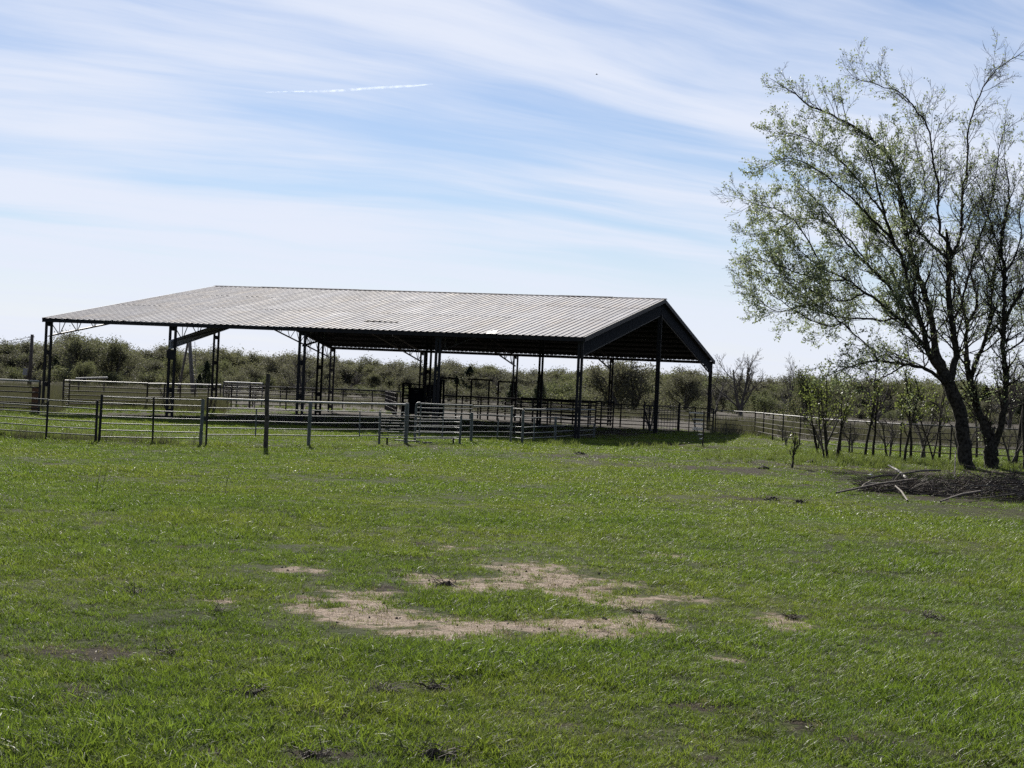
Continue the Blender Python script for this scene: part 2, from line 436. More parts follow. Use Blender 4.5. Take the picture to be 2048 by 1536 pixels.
def soil_dark(x, y):
    s = np.clip(field_at(SOIL, x, y) - 1.1 * field_at(ISLE, x, y), 0, 1)
    s = np.clip(s * (0.02 + .95 * vnoise(x, y, .42, 3, 6) + 1.15 * vnoise(x, y, .17, 2, 26)), 0, 1)
    d = field_at(DARK, x, y)
    d = np.clip(d * (0.45 + 1.1 * vnoise(x, y, .5, 3, 16)), 0, 1)
    hoof = np.clip((vnoise(x, y, .40, 2, 33) - .69) * 9, 0, 1) * np.clip((vnoise(x, y, 2.2, 2, 34) - .38) * 5, 0, 1) * (y < 60)
    d = np.maximum(d, .9 * hoof)
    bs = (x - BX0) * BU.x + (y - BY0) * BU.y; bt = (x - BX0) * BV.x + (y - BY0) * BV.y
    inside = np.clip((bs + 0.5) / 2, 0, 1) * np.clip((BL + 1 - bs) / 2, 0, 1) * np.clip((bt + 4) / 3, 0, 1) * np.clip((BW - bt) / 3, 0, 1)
    d = np.maximum(d, 0.95 * inside)  # bare barn floor, spread past the eave to paint its shadow darker
    edge = 108.0 + 0.02 * x - 15 * np.clip((x - 11) / 6, 0, 1) - 16 * np.clip((-x - 16) / 14, 0, 1)
    f = np.clip((y - edge) / 9.0 + 0.5 + 0.5 * (vnoise(x, y, 6.0, 3, 3) - 0.5), 0, 1)
    return s, d, f
def height(x, y):
    x = np.asarray(x, float); y = np.asarray(y, float)
    near = np.clip(1.2 - y / 90.0, 0.25, 1)
    h = 0.10 * (vnoise(x, y, 2.6, 2, 1) - 0.5) + 0.055 * near * (vnoise(x, y, 0.5, 3, 2) - 0.5)
    return h * np.clip((y - 2) / 3, 0, 1)
def axis(parts):
    out = []
    for a, b, st in parts:
        out += list(np.arange(a, b - 1e-6, st))
    return np.array(out)
xs = np.concatenate([[-1800, -1200, -600, -300, -160, -100, -70], axis([(-50, -26, 2.0), (-26, -8, 0.4), (-8, 8, 0.1), (8, 26, 0.4), (26, 50, 2.0)]), [50, 70, 100, 160, 300, 600, 1200, 1800]])
ys = np.concatenate([[-300, -60, -20, -6], axis([(0, 7, 0.7), (7, 26, 0.1), (26, 60, 0.3), (60, 130, 1.0), (130, 260, 8)]), [260, 320, 420, 600, 1000, 1800]])
GX, GY = np.meshgrid(xs, ys)
GZ = height(GX, GY)
nx, ny = len(xs), len(ys)
V = np.stack([GX.ravel(), GY.ravel(), GZ.ravel()], 1)
ii = (np.arange(ny - 1)[:, None] * nx + np.arange(nx - 1)[None, :]).ravel()
Fq = np.stack([ii, ii + 1, ii + nx + 1, ii + nx], 1)
gm = fast_mesh('ground', V, Fq, M['ground'])
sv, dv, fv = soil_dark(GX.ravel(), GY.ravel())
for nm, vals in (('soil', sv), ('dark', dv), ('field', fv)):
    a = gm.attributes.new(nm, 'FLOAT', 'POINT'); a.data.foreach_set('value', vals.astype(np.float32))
gm.polygons.foreach_set('use_smooth', [True] * len(gm.polygons))
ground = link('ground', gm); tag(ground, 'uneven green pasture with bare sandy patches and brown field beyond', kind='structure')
def gz(p):
    return float(height(np.array([p[0]]), np.array([p[1]]))[0])

# ------------------------------------------------------------------ barn
barn = thing('open_barn', bp(BL / 2, BW / 2, 0), 'large open sided pole barn with ribbed metal roof and steel lattice posts', 'barn')
def near_z(t): return BH + (BR - BH) * (t + BOV) / (BW / 2 + BOV)
def roof_z(t): return near_z(t) if t <= BW / 2 else near_z(BW - t)
rng = random.Random(3)
# one ribbed sheet: x across (0..1 sheet width), y up the slope (0..1), z out of the roof
NC = 30; SWD = (BL + 2 * BOV) / NC
prof = [(0, 0)]
for k in range(3):
    c = (k + 0.5) / 3 * SWD
    prof += [(c - 0.055, 0.0), (c - 0.020, 0.029), (c + 0.020, 0.029), (c + 0.055, 0.0)]
prof.append((SWD + 0.012, 0.001))
sm = MB()
for y in (0, 1):
    sm.v += [Vector((a, y, b)) for a, b in prof]
n_ = len(prof)
sm.f = [(i, i + 1, n_ + i + 1, n_ + i) for i in range(n_ - 1)]
sheet_me = sm.mesh('roof_sheet', M['roof'])
run = BW / 2 + BOV; rise = BR - BH; slope_len = math.hypot(run, rise)
rows = [(0.0, 7.2), (7.1, 13.4), (13.3, slope_len - 0.02)]
for side in (0, 1):
    for c in range(NC):
        rws = [(0, a, b) for a, b in rows[:1]] + [(1, *rows[1]), (2, *rows[2])]
        if side == 0 and c in (17, 18): rws = [(0, 0.0, 3.05), (0, 3.55 if c == 17 else 3.4, 7.2)] + rws[1:]      # torn sheets leave a dark hole
        for r, a, b in rws:
            aa = a + (rng.uniform(-0.05, 0.03) if r == 0 else 0)
            bb = b
            lift = 0.007 * r + rng.uniform(0, 0.006)
            tilt = rng.uniform(-0.0006, 0.0006)
            if side == 0 and r == 0 and c == 25: aa = -0.12
            if side == 0:
                e1 = BU; e2 = (BV * run + Vector((0, 0, rise))).normalized(); org = bp(-BOV + c * SWD, -BOV, BH)
            else:
                e1 = -BU; e2 = (-BV * run + Vector((0, 0, rise))).normalized(); org = bp(BL + BOV - c * SWD, BW + BOV, BH)
            e3 = e1.cross(e2)
            e2t = (e2 + e3 * tilt).normalized(); e3t = e1.cross(e2t)
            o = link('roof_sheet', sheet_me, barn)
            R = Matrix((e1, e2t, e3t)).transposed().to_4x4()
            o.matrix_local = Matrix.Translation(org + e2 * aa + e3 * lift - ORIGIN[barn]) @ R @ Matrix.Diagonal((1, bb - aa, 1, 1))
# bent flashing on the near eave
m = MB(); q0 = bp(22.3, -BOV, BH)
for k in range(2):
    a = q0 + BU * (0.20 * k) + Vector((0, 0, 0.045 + 0.05 * (k % 2))); b = a + BU * 0.22
    dn = -BV * 0.10 + Vector((0, 0, -0.03 - 0.05 * (k % 2))); upv = BV * 0.30 + Vector((0, 0, 0.09))
    m.poly([a + dn, b + dn, b + upv, a + upv])
m.build('bent_flashing', M['pale_pipe'], barn)
for k in range(9):                                        # ridge cap in lapped lengths
    m = MB(); s0 = -BOV + k * (BL + 2 * BOV) / 9; s1 = s0 + (BL + 2 * BOV) / 9 + 0.06
    z0 = BR + 0.05 + 0.006 * (k % 2) + rng.uniform(0, 0.02)
    for sgn in (-1, 1):
        a = bp(s0, BW / 2, z0); b = bp(s1, BW / 2, z0); d = BV * (sgn * 0.28) + Vector((0, 0, -0.045))
        pts = [a, b, b + d, a + d]
        m.poly(pts if sgn < 0 else pts[::-1])
    m.build('ridge_cap', M['ridge'], barn)
for t0 in (-BOV + 0.06, BW + BOV - 0.06):
    stick('eave_strut', bp(-BOV, t0, BH - 0.10), bp(BL + BOV, t0, BH - 0.10), 0.09, M['steel'], barn, 0.18)
for s0 in (-BOV + 0.03, BL + BOV - 0.03):
    for t0, t1 in ((-BOV, BW / 2), (BW + BOV, BW / 2)):
        stick('rake_trim', bp(s0, t0, BH - 0.09), bp(s0, t1, BR - 0.09), 0.05, M['steel'], barn, 0.22)
for k in range(1, 12):
    for side in (0, 1):
        t0 = -BOV + run * k / 12.0
        z = near_z(t0) - 0.11
        t1 = t0 if side == 0 else BW - t0
        stick('purlin', bp(-BOV + 0.06, t1, z), bp(BL + BOV - 0.06, t1, z), 0.06, M['steel'], barn, 0.16)
def post(s, t, top, gap=0.14):
    m = MB()
    for k in (-1, 1):
        m.box(bp(s + gap * k, t, -0.1), bp(s + gap * k, t, top), 0.085, 0.11, BU)
    p = m.build('post', M['steel'], barn)
    zs = [0.35, 1.35, 2.9] + ([top - 0.25] if top < 5 else [4.4, 5.6, top - 0.2])
    for z in zs:
        b = MB(); b.box(bp(s, t, z - 0.11), bp(s, t, z + 0.11), max(2 * gap - 0.085, 0.012), 0.07, BU)
        b.build('batten', M['steel'], p)
    return p
DEP = 0.66
for i in range(5):
    s = i * BL / 4
    gp = (0.14, 0.14, 0.13, 0.085, 0.06)[i]
    post(s, 0, BH - 0.02, max(gp, 0.075)); post(s, BW, BH - 0.02, gp); post(s, BW / 2, BR - 0.85, gp)
    for side in (0, 1):
        def P(t, dz):
            tt = t if side == 0 else BW - t
            return bp(s, tt, near_z(t) - 0.24 - dz)
        m = MB()
        m.box(P(0.06, 0), P(BW / 2 - 0.04, 0), 0.07, 0.07)
        m.box(P(0.06, DEP), P(BW / 2 - 0.04, DEP), 0.07, 0.075)
        tr = m.build('truss', M['truss'] if i < 2 else M['steel'], barn)
        nb = 11
        for k in range(nb):
            t0 = 0.15 + (BW / 2 - 0.3) * k / nb; t1 = 0.15 + (BW / 2 - 0.3) * (k + 1) / nb
            stick('web', P(t0, 0), P((t0 + t1) / 2 - 0.06, DEP), 0.022, M['truss' if i < 2 else 'steel'], tr)
            stick('web', P(t1 - 0.2, 0), P((t0 + t1) / 2 + 0.06, DEP), 0.022, M['truss' if i < 2 else 'steel'], tr)
            if k < 4: stick('web', P((t0 + t1) / 2, 0), P((t0 + t1) / 2, DEP), 0.018, M['truss'], tr)
for side in (0, 1):                                       # end truss boarding, right gable; far half added dark to hide lit chords
    for k in range(12):
        t0 = 0.1 + (BW / 2 - .15) * k / 12; t1 = 0.1 + (BW / 2 - .15) * (k + 1) / 12 - .015
        f0, f1 = (t0, t1) if side == 0 else (BW - t0, BW - t1)
        m = MB(); m.box(bp(BL + .06, f0, near_z(t0) - .53), bp(BL + .06, f1, near_z(t1) - .53), .012 + .004 * (k % 2), .66)
        m.build('fascia_panel', M['chute'], barn)
# the heavy sloping girder hung on the second frame
m = MB(); s = BL / 4
a = bp(s, -0.25, 3.50); b = bp(s, 7.4, 5.02)
off = Vector((0, 0, 0.17))
m.box(a, b, 0.03, 0.30); m.box(a + off, b + off, 0.17, 0.04); m.box(a - off, b - off, 0.17, 0.04)
m.build('sloping_girder', M['beam'], barn)
m = MB(); m.box(bp(s - 0.24, -0.075, 3.05), bp(s + 0.24, -0.075, 3.05), 0.04, 0.42); m.build('bracket_plate', M['steel'], barn)
stick('knee_brace', bp(BL, 0.2, BH - 0.75), bp(BL, 0.95, BH - 0.18), 0.03, M['truss'], barn)

# ------------------------------------------------------------------ pens in front of the barn
def on(p, z=0.0):
    return Vector((p.x, p.y, gz(p) + z))
PG = 'pipe panels of the front pen'
def panel(name, label, cat, bases, rails, mat, posts=None, rail_r=0.017, post_r=0.034, top=None, group=PG, sag=0.012, toprail=None, seed=0, round_end=False):
    """a run of horizontal pipes on upright pipes; bases are ground points, rails are heights, posts maps index -> (height, radius)"""
    rg = random.Random(seed)
    bs = [on(Vector(b)) for b in bases]
    root = thing(name, bs[0], label, cat, group)
    posts = posts or {}
    for i, b in enumerate(bs):
        hgt, r, z0, mt = posts.get(i, (rails[0] + 0.05, post_r, -0.05, mat))
        if hgt is None: continue
        lean = Vector((rg.uniform(-.02, .02), rg.uniform(-.02, .02), 0))
        stick('post' if z0 < 0.1 else 'strap', b + Vector((0, 0, z0)), b + Vector((0, 0, hgt)) + lean, r, mt, root)
    for k, h in enumerate(rails):
        for i in range(len(bs) - 1):
            a = Vector((bs[i].x, bs[i].y, h + rg.uniform(-sag, sag))); b = Vector((bs[i + 1].x, bs[i + 1].y, h + rg.uniform(-sag, sag)))
            r = rail_r; mt = mat
            if k == 0 and toprail: r, mt = toprail
            if r > 0: stick('rail', a, b, r, mt, root)
    return root
gv, st_ = M['galv'], M['steel']
panel('pipe_barrier', 'six rail pipe panel at the far left end of the front pen', 'fence panel',
      [g(-75, 868), g(92, 880), g(191, 886)], [1.19, 1.0, .81, .62, .41, .22], gv, {2: (1.20, .04, -.05, st_), 1: (1.17, .034, -.05, st_)}, seed=1)
panel('pipe_barrier', 'seven rail pipe panel just right of the paired dark posts', 'fence panel',
      [g(198, 887), g(305, 889), g(401, 890)], [1.36, 1.18, .98, .79, .59, .39, .20], gv, {0: (1.40, .04, -.05, st_), 1: (1.36, .03, -.05, st_), 2: (1.40, .055, -.05, gv)}, seed=2)
panel('pipe_fence', 'long pipe fence with thick pale top rail behind the tall wooden post', 'fence',
      [g(412, 890), g(510, 890), g(617, 891), g(718, 890), g(811, 889)], [1.40, 1.13, .94, .74, .52, .31], gv,
      {0: (1.46, .034, -.05, st_), 1: (1.13, .022, .28, gv), 2: (1.40, .06, -.05, gv), 3: (1.13, .022, .28, gv), 4: (1.43, .075, -.05, gv)}, toprail=(.036, M['pale_pipe']), seed=3)
panel('stock_panel', 'low portable stock panel on short feet in front of the dark cattle chute', 'fence panel',
      [g(758, 889), g(774, 889), g(838, 890), g(907, 890), g(919, 891)], [1.02, .83, .64, .44, .24], gv,
      {0: (1.20, .042, -.05, gv), 1: (.24, .035, -.05, st_), 2: (None, 0, 0, gv), 3: (.24, .035, -.05, st_), 4: (1.05, .042, -.05, gv)}, seed=4)
pb = panel('stock_panel', 'tall grey pipe panel with rounded upper corner left of the corner post', 'fence panel',
      [g(829, 885), g(838, 885), g(884, 885), g(942, 885)], [1.42, 1.28, 1.10, .86, .62, .40, .20], gv,
      {0: (1.33, .045, -.05, gv), 1: (1.40, .028, .2, gv), 2: (1.42, .024, .2, gv), 3: (1.16, .06, -.05, gv)}, rail_r=.022, toprail=(.034, gv), seed=5)
b0 = on(g(829, 885)); b1 = on(g(836, 885))
m = MB(); m.tube([b0 + Vector((0, 0, 1.30)), b0 + Vector((0.01, 0, 1.36)), b0.lerp(b1, .4) + Vector((0, 0, 1.41)), b1 + Vector((0, 0, 1.42))], 0.04, 8); m.build('corner_bend', gv, pb, True)
panel('pipe_barrier', 'five rail pipe panel between the two pale posts in the barn shade', 'fence panel',
      [g(944, 885), g(994, 885), g(1021, 885)], [1.40, 1.06, .64, .42, .22], gv, {0: (None, 0, 0, gv), 1: (.95, .026, .2, gv), 2: (1.42, .05, -.05, gv)}, toprail=(.034, gv), seed=6)
panel('narrow_gate', 'narrow pipe gate between two pale posts at the corner of the pen', 'gate',
      [g(1023, 886), g(1044, 888)], [1.36, 1.04, .66, .44, .23], gv, {0: (None, 0, 0, gv), 1: (1.30, .055, -.05, gv)}, seed=7)
panel('pipe_barrier', 'pipe panel running back into the shade under the barn\'s right end', 'fence panel',
      [g(1046, 887), g(1067, 885), g(1110, 882), g(1150, 879), g(1187, 877)], [1.34, 1.0, .64, .40, .18], gv,
      {0: (None, 0, 0, gv), 1: (.98, .03, .1, gv), 2: (1.02, .055, -.05, gv), 3: (.9, .03, .1, gv), 4: (.72, .05, -.05, gv)}, toprail=(.034, gv), seed=8)
# the tall wooden post
p0 = on(g(531, 897))
wp = thing('wooden_post', p0, 'tall thin dark wooden post standing alone before the pen', 'post')
m = MB(); m.tube([p0 + Vector((0, 0, -.1)), p0 + Vector((0, 0, .8)), p0 + Vector((-.03, 0, 1.6)), p0 + Vector((-.02, 0, 2.24))], [.075, .066, .068, .062], 9); m.build('shaft', M['wood'], wp)
m = MB(); m.tube([p0 + Vector((-.03, 0, 1.42)), p0 + Vector((-.03, 0, 1.47))], [.085, .085], 9); m.build('wire_wrap', M['wire'], wp)

# ------------------------------------------------------------------ pens behind and under the barn
def line_fence(label, pts, rails, mat, group, post_r=0.05, rail_r=0.03, top=None, seed=0, rail_h=None, name='pipe_fence', step=None):
    P = [gx(a, b) for a, b in pts]
    if step:
        Q = []
        for a, b in zip(P[:-1], P[1:]):
            n = max(1, round((b - a).length / step))
            Q += [a.lerp(b, k / n) for k in range(n)]
        P = Q + [P[-1]]
    return panel(name, label, 'fence', P, rails, mat, None, rail_r, post_r, group=group, seed=seed, toprail=top, sag=0.01)
BG = 'pipe fences of the back pens'
rp = M['rust_pipe']
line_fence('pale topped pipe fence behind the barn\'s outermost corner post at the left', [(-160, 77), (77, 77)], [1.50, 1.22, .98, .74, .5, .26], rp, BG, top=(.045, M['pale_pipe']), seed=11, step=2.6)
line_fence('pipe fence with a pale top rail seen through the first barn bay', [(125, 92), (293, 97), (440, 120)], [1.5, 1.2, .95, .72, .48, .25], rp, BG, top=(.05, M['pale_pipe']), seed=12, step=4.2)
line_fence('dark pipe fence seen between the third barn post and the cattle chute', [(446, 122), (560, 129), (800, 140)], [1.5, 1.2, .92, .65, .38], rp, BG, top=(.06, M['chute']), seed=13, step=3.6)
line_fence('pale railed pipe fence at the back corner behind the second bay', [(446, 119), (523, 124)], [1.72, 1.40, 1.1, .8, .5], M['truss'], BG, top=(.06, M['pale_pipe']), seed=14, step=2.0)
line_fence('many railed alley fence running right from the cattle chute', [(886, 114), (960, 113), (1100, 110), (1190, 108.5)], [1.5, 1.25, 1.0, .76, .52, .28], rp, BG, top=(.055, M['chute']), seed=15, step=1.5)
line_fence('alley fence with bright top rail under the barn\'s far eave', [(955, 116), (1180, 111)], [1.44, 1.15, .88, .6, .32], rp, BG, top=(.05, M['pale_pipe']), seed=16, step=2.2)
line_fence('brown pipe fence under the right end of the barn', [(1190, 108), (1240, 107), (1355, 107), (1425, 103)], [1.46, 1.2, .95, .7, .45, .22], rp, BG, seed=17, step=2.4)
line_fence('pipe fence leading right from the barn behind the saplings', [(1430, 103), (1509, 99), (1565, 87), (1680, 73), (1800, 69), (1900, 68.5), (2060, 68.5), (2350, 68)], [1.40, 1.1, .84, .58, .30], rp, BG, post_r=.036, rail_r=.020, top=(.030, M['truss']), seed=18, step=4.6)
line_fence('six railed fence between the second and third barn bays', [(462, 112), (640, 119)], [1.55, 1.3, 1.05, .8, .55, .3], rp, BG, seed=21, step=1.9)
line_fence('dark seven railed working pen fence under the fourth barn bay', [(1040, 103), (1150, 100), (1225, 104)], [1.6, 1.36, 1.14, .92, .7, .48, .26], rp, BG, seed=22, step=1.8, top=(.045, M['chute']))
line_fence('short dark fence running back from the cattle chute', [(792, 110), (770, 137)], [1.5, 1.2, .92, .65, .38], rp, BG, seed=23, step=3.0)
# wire panel and leaning rails near the gable
r0 = thing('wire_panel', gx(1287, 104), 'square mesh wire panel beside the middle gable post', 'fence panel')
A = on(gx(1287, 103)); Bq = on(gx(1357, 103)); nW = 12
for k in range(nW + 1):
    a = A.lerp(Bq, k / nW); stick('upright_wire', a + Vector((0, 0, .05)), a + Vector((0, 0, 1.55)), .014, M['truss'], r0)
for k in range(8):
    z = .08 + 1.45 * k / 7; stick('cross_wire', A + Vector((0, 0, z)), Bq + Vector((0, 0, z)), .014, M['truss'], r0)
for a in (A, Bq): stick('post', a + Vector((0, 0, -.05)), a + Vector((0, 0, 1.75)), .06, M['rust_pipe'], r0)
r1 = thing('leaning_rail', gx(1300, 100), 'dark rail leaning against the middle gable post', 'rail')
stick('pole', gx(1300, 98, .0), gx(1287, 99, 1.5), .05, M['steel'], r1)

# cattle chute
Y0 = 108.0
c0 = gx(803, Y0); c1 = gx(884, Y0)
ux = (c1 - c0).normalized(); uy = Vector((-ux.y, ux.x, 0)); LC = (c1 - c0).length
ch = thing('cattle_chute', (c0 + c1) / 2, 'dark steel cattle squeeze chute under the middle of the barn', 'chute')
def C(a, b, z): return c0 + ux * (a * LC) + uy * b + Vector((0, 0, z))
dk = M['chute']
for b in (0, 0.9):
    for a in (0.0, 0.16, 0.52, 0.84, 1.0):
        top = 2.15 if a < .8 else 2.5
        stick('upright', C(a, b, -.05), C(a, b, top), .10, dk, ch, .10)
    stick('top_rail', C(-.05, b, 2.2), C(.86, b, 2.1), .07, dk, ch, .08)
    stick('head_rail', C(.70, b, 2.52), C(1.03, b, 2.48), .07, dk, ch, .08)
    stick('base_rail', C(0, b, .1), C(1, b, .1), .08, dk, ch, .1)
    o = MB(); o.box(C(.16, b + .02, 1.42), C(.54, b + .02, 1.42), .03, 1.05); o.build('side_panel', dk, ch)
    o = MB(); o.box(C(.02, b + .02, .60), C(.98, b + .02, .60), .03, .75); o.build('lower_panel', dk, ch)
    for z in (1.2, 1.42, 1.64, 1.86): stick('side_bar', C(0, b, z), C(.16, b, z), .05, dk, ch, .07)
    for k in range(7):
        a = .56 + k * .043; stick('squeeze_bar', C(a, b, 1.0), C(a, b, 2.1), .055, dk, ch, .06)
for a in (.86, .93): stick('headgate_bar', C(a, .45, .2), C(a, .45, 2.45), .12, dk, ch, .14)
stick('lever', C(.30, -.05, 1.75), C(.38, -.1, 1.75), .02, M['galv'], ch)
stick('lever', C(.30, -.05, 1.62), C(.38, -.1, 1.66), .02, M['galv'], ch)
stick('tail_handle', C(-.09, 0, 1.7), C(-.09, 0, 2.08), .03, dk, ch); stick('tail_handle', C(-.09, 0, 2.08), C(0, 0, 2.1), .03, dk, ch)

# alley arches
for i, (a, b, Y, zt, lab) in enumerate(((878, 911, 112, 2.62, 'dark steel arch over the alley right beside the cattle chute'),
                                        (940, 975, 113, 2.62, 'middle dark steel arch over the alley with a long crossbar'),
                                        (994, 1029, 114, 2.55, 'dark steel arch over the alley farthest from the cattle chute'))):
    pa = gx(a, Y); pb_ = gx(b, Y)
    r = thing('alley_arch', pa, lab, 'arch', 'steel arches over the alley')
    for p in (pa, pb_): stick('leg', p + Vector((0, 0, -.05)), p + Vector((0, 0, zt)), .11, M['steel'], r, .11)
    d = (pb_ - pa).normalized() * (.28 if i == 1 else .06)
    stick('crossbar', pa - d + Vector((0, 0, zt + .05)), pb_ + d + Vector((0, 0, zt + .05)), .11, M['steel'], r, .11)
# pale slatted rack
q1 = on(g(1404, 892)); q0_ = q1 + Vector((-.60, .05, 0))
r = thing('slatted_rack', q1, 'dark post holding short white bars that shrink toward the ground', 'rack')
stick('post', q1 + Vector((.03, .03, -.05)), q1 + Vector((.03, .03, 1.52)), .03, M['rust_pipe'], r)
stick('post', q0_ + Vector((0, .08, .55)), q0_ + Vector((0, .08, 1.45)), .022, M['rust_pipe'], r)
for z, wd in ((1.42, .62), (1.15, .45), (.95, .38), (.77, .40), (.70, .46), (.50, .20), (.31, .12)):
    stick('bar', q1 + Vector((0, 0, z)), q1 + Vector((-wd, .02, z + wd * .03)), .05, M['white'], r, .05)
stick('rung_strut', q1 + Vector((-.55, .06, 1.35)), q1 + Vector((-.05, .06, .25)), .02, M['rust_pipe'], r)
# old pen bits at the left
a = gx(62, 78); r = thing('rusty_plate', a, 'rusty brown sheet of metal stood against the fence at far left', 'metal sheet')
m = MB(); m.box(a + Vector((0, 0, .62)), a + Vector((.30, 0, .62)), .02, 1.15); m.build('plate', M['rusty_sheet'], r)
stick('stake', a + Vector((.32, .05, -.05)), a + Vector((.36, .05, 1.35)), .05, M['steel'], r)
a = gx(126, 91); b = gx(137, 91); r = thing('walk_gate', a, 'narrow barred gate at the left end of the fence in the first bay', 'gate')
for p in (a, b): stick('upright', p + Vector((0, 0, 0)), p + Vector((0, 0, 1.55)), .035, M['rust_pipe'], r)
for k in range(7): stick('bar', a + Vector((0, 0, .2 + k * .22)), b + Vector((0, 0, .2 + k * .22)), .02, M['truss'], r)
a = gx(150, 120); b = gx(213, 120); r = thing('raised_pipe', a, 'pale pipe lying on trestles among the dead weeds', 'pipe')
stick('pipe', a + Vector((0, 0, 1.50)), b + Vector((0, 0, 1.66)), .07, M['pale_pipe'], r)
for p, z in ((a.lerp(b, .1), 1.46), (a.lerp(b, .9), 1.57)): stick('trestle', p + Vector((0, 0, -.05)), p + Vector((0, 0, z)), .05, M['wood'], r)
# pole hoist
Yh = 128.0
tp = at(378.5, 674, Yh)
r = thing('pole_hoist', gx(380, Yh), 'grey pole tripod standing beyond the girder in the first bay', 'tripod', None)
for (bx, by, rr) in ((352, Yh + 1.0, .10), (387, Yh - .8, .16), (392, Yh + .6, .07)):
    b = gx(bx, by); m = MB(); m.tube([b + Vector((0, 0, -.1)), b.lerp(tp, .5), tp + Vector((0, 0, .12))], [rr, rr * .95, rr * .85], 8); m.build('leg', M['pole'], r, True)
rg2 = thing('steel_ladder', gx(391, Yh + .9), 'thin ladder beside the grey pole tripod', 'ladder')
for dx_ in (-.16, .16): stick('side_rail', gx(389.5, Yh + .9) + Vector((dx_, 0, 0)), at(385.5, 683, Yh + .9) + Vector((dx_, 0, 0)), .02, M['truss'], rg2)
la = gx(389.5, Yh + .9); lb = at(385.5, 683, Yh + .9)
for k in range(1, 13):
    p = la.lerp(lb, k / 13); stick('rung', p + Vector((-.16, 0, 0)), p + Vector((.16, 0, 0)), .014, M['truss'], rg2)
# utility pole
Yp = 150.0
b = gx(58, Yp); tpp = at(64.5, 669, Yp); tpp.x = b.x + .06
up_ = thing('utility_pole', b, 'dark utility pole with a pale meter box at the left', 'utility pole')
m = MB(); m.tube([b + Vector((0, 0, -.2)), tpp], [.20, .14], 9); m.build('pole', M['wood'], up_, True)
m = MB(); m.box(b + Vector((-.35, -.22, 1.45)), b + Vector((-.35, -.22, 2.05)), .34, .30); m.build('meter_box', M['pale_pipe'], up_)
stick('crossbar', tpp + Vector((-.35, 0, -.25)), tpp + Vector((.2, 0, -.2)), .08, M['wood'], up_, .08)
for k, (ex, ey) in enumerate(((-180, 700), (-180, 707))):
    e = at(ex, ey, Yp + 10); wr = thing('power_line', tpp, 'upper black wire running left from the utility pole' if k == 0 else 'lower black wire running left from the utility pole', 'wire', 'wires of the utility pole')
    pts = [tpp.lerp(e, q / 10) + Vector((0, 0, -.2 - .2 * k - .8 * (q / 10) * (1 - q / 10))) for q in range(11)]
    m = MB(); m.tube(pts, .022, 4); m.build('strand', M['wire'], wr)
# boards and stones on the grass
for (xa, ya, xb, yb, lab) in ((790, 884, 838, 887, 'pale board lying in the grass under the low stock panel, the longer one'), (846, 889, 864, 890, 'short pale board lying in the grass at the right of the longer one')):
    a = on(g(xa, ya), .05); b = on(g(xb, yb), .06)
    m = MB(); m.box(a, b, .14, .05); o = m.build('board', M['bleached']); tag(o, lab, 'board', 'boards lying by the pen')
def rock(p, s, lab, grp='pale stones in the grass', mat='stone', name='stone', cat='stone', seed=0):
    rg = np.random.RandomState(seed); m = MB(); n, k = 7, 4
    m.v.append(p + Vector((0, 0, s * .6)))
    for i in range(1, k):
        for j in range(n):
            th = math.pi / 2 * i / (k - 1); r = s * math.sin(th) * rg.uniform(.8, 1.2)
            m.v.append(p + Vector((r * math.cos(2 * math.pi * j / n), r * math.sin(2 * math.pi * j / n), s * .6 * math.cos(th) * rg.uniform(.8, 1.1) - .02)))
    for j in range(n): m.f.append((0, 1 + j, 1 + (j + 1) % n))
    for i in range(k - 2):
        for j in range(n): m.f.append((1 + i * n + j, 1 + (i + 1) * n + j, 1 + (i + 1) * n + (j + 1) % n, 1 + i * n + (j + 1) % n))
    o = m.build(name, M[mat]); return tag(o, lab, cat, grp)
rock(on(g(1741, 949)), .10, 'white stone on the grass left of the brush pile', seed=1)
rock(on(g(1668, 977)), .06, 'small pale stone at the left tip of the brush pile', seed=2)
rock(on(g(1834, 955)), .05, 'tiny pale stone on dark soil before the tree trunks', seed=3)

# ------------------------------------------------------------------ trees
def rvec(rg):
    while True:
        v = Vector((rg.uniform(-1, 1), rg.uniform(-1, 1), rg.uniform(-1, 1)))
        if 0.05 < v.length < 1: return v.normalized()
def turn(d, ang, rg):
    ax = d.cross(rvec(rg))
    if ax.length < 1e-4: ax = d.orthogonal()
    return (Quaternion(ax.normalized(), ang) @ d).normalized()
def branch(rg, m, p, d, L, r, lvl, tips, up=0.10, wob=0.16, nch=5, spread=(0.45, 0.95), ratio=0.62, rmin=0.006, start=0.2):
    """one wandering branch with its side branches; tips collects points along the finest twigs"""
    n = 5 if lvl > 0 else 3
    pts = [p.copy()]; dirs = [d.copy()]
    for i in range(n):
        d = (d + rvec(rg) * wob + Vector((0, 0, up))).normalized()
        pts.append(pts[-1] + d * (L / n)); dirs.append(d)
    r1 = max(rmin * .7, r * (0.35 if lvl > 0 else 0.4))
    rad = [r + (r1 - r) * i / n for i in range(n + 1)]
    m.tube(pts, rad, 6 if r > .05 else (4 if r > .015 else 3), cap=False)
    if lvl == 0:
        for i in range(1, n + 1): tips.append(pts[i])
        return
    for k in range(nch):
        f = start + (1 - start) * (k + rg.random()) / nch
        i = min(int(f * n), n - 1); q = pts[i].lerp(pts[i + 1], f * n - i)
        cd = turn(dirs[i + 1], rg.uniform(*spread), rg)
        branch(rg, m, q, cd, L * ratio * rg.uniform(.7, 1.15) * (1.15 - .5 * f), max(rmin, rad[i] * .55), lvl - 1, tips, up, wob * 1.1, nch, spread, ratio, rmin, 0.15)
    tips.append(pts[-1])
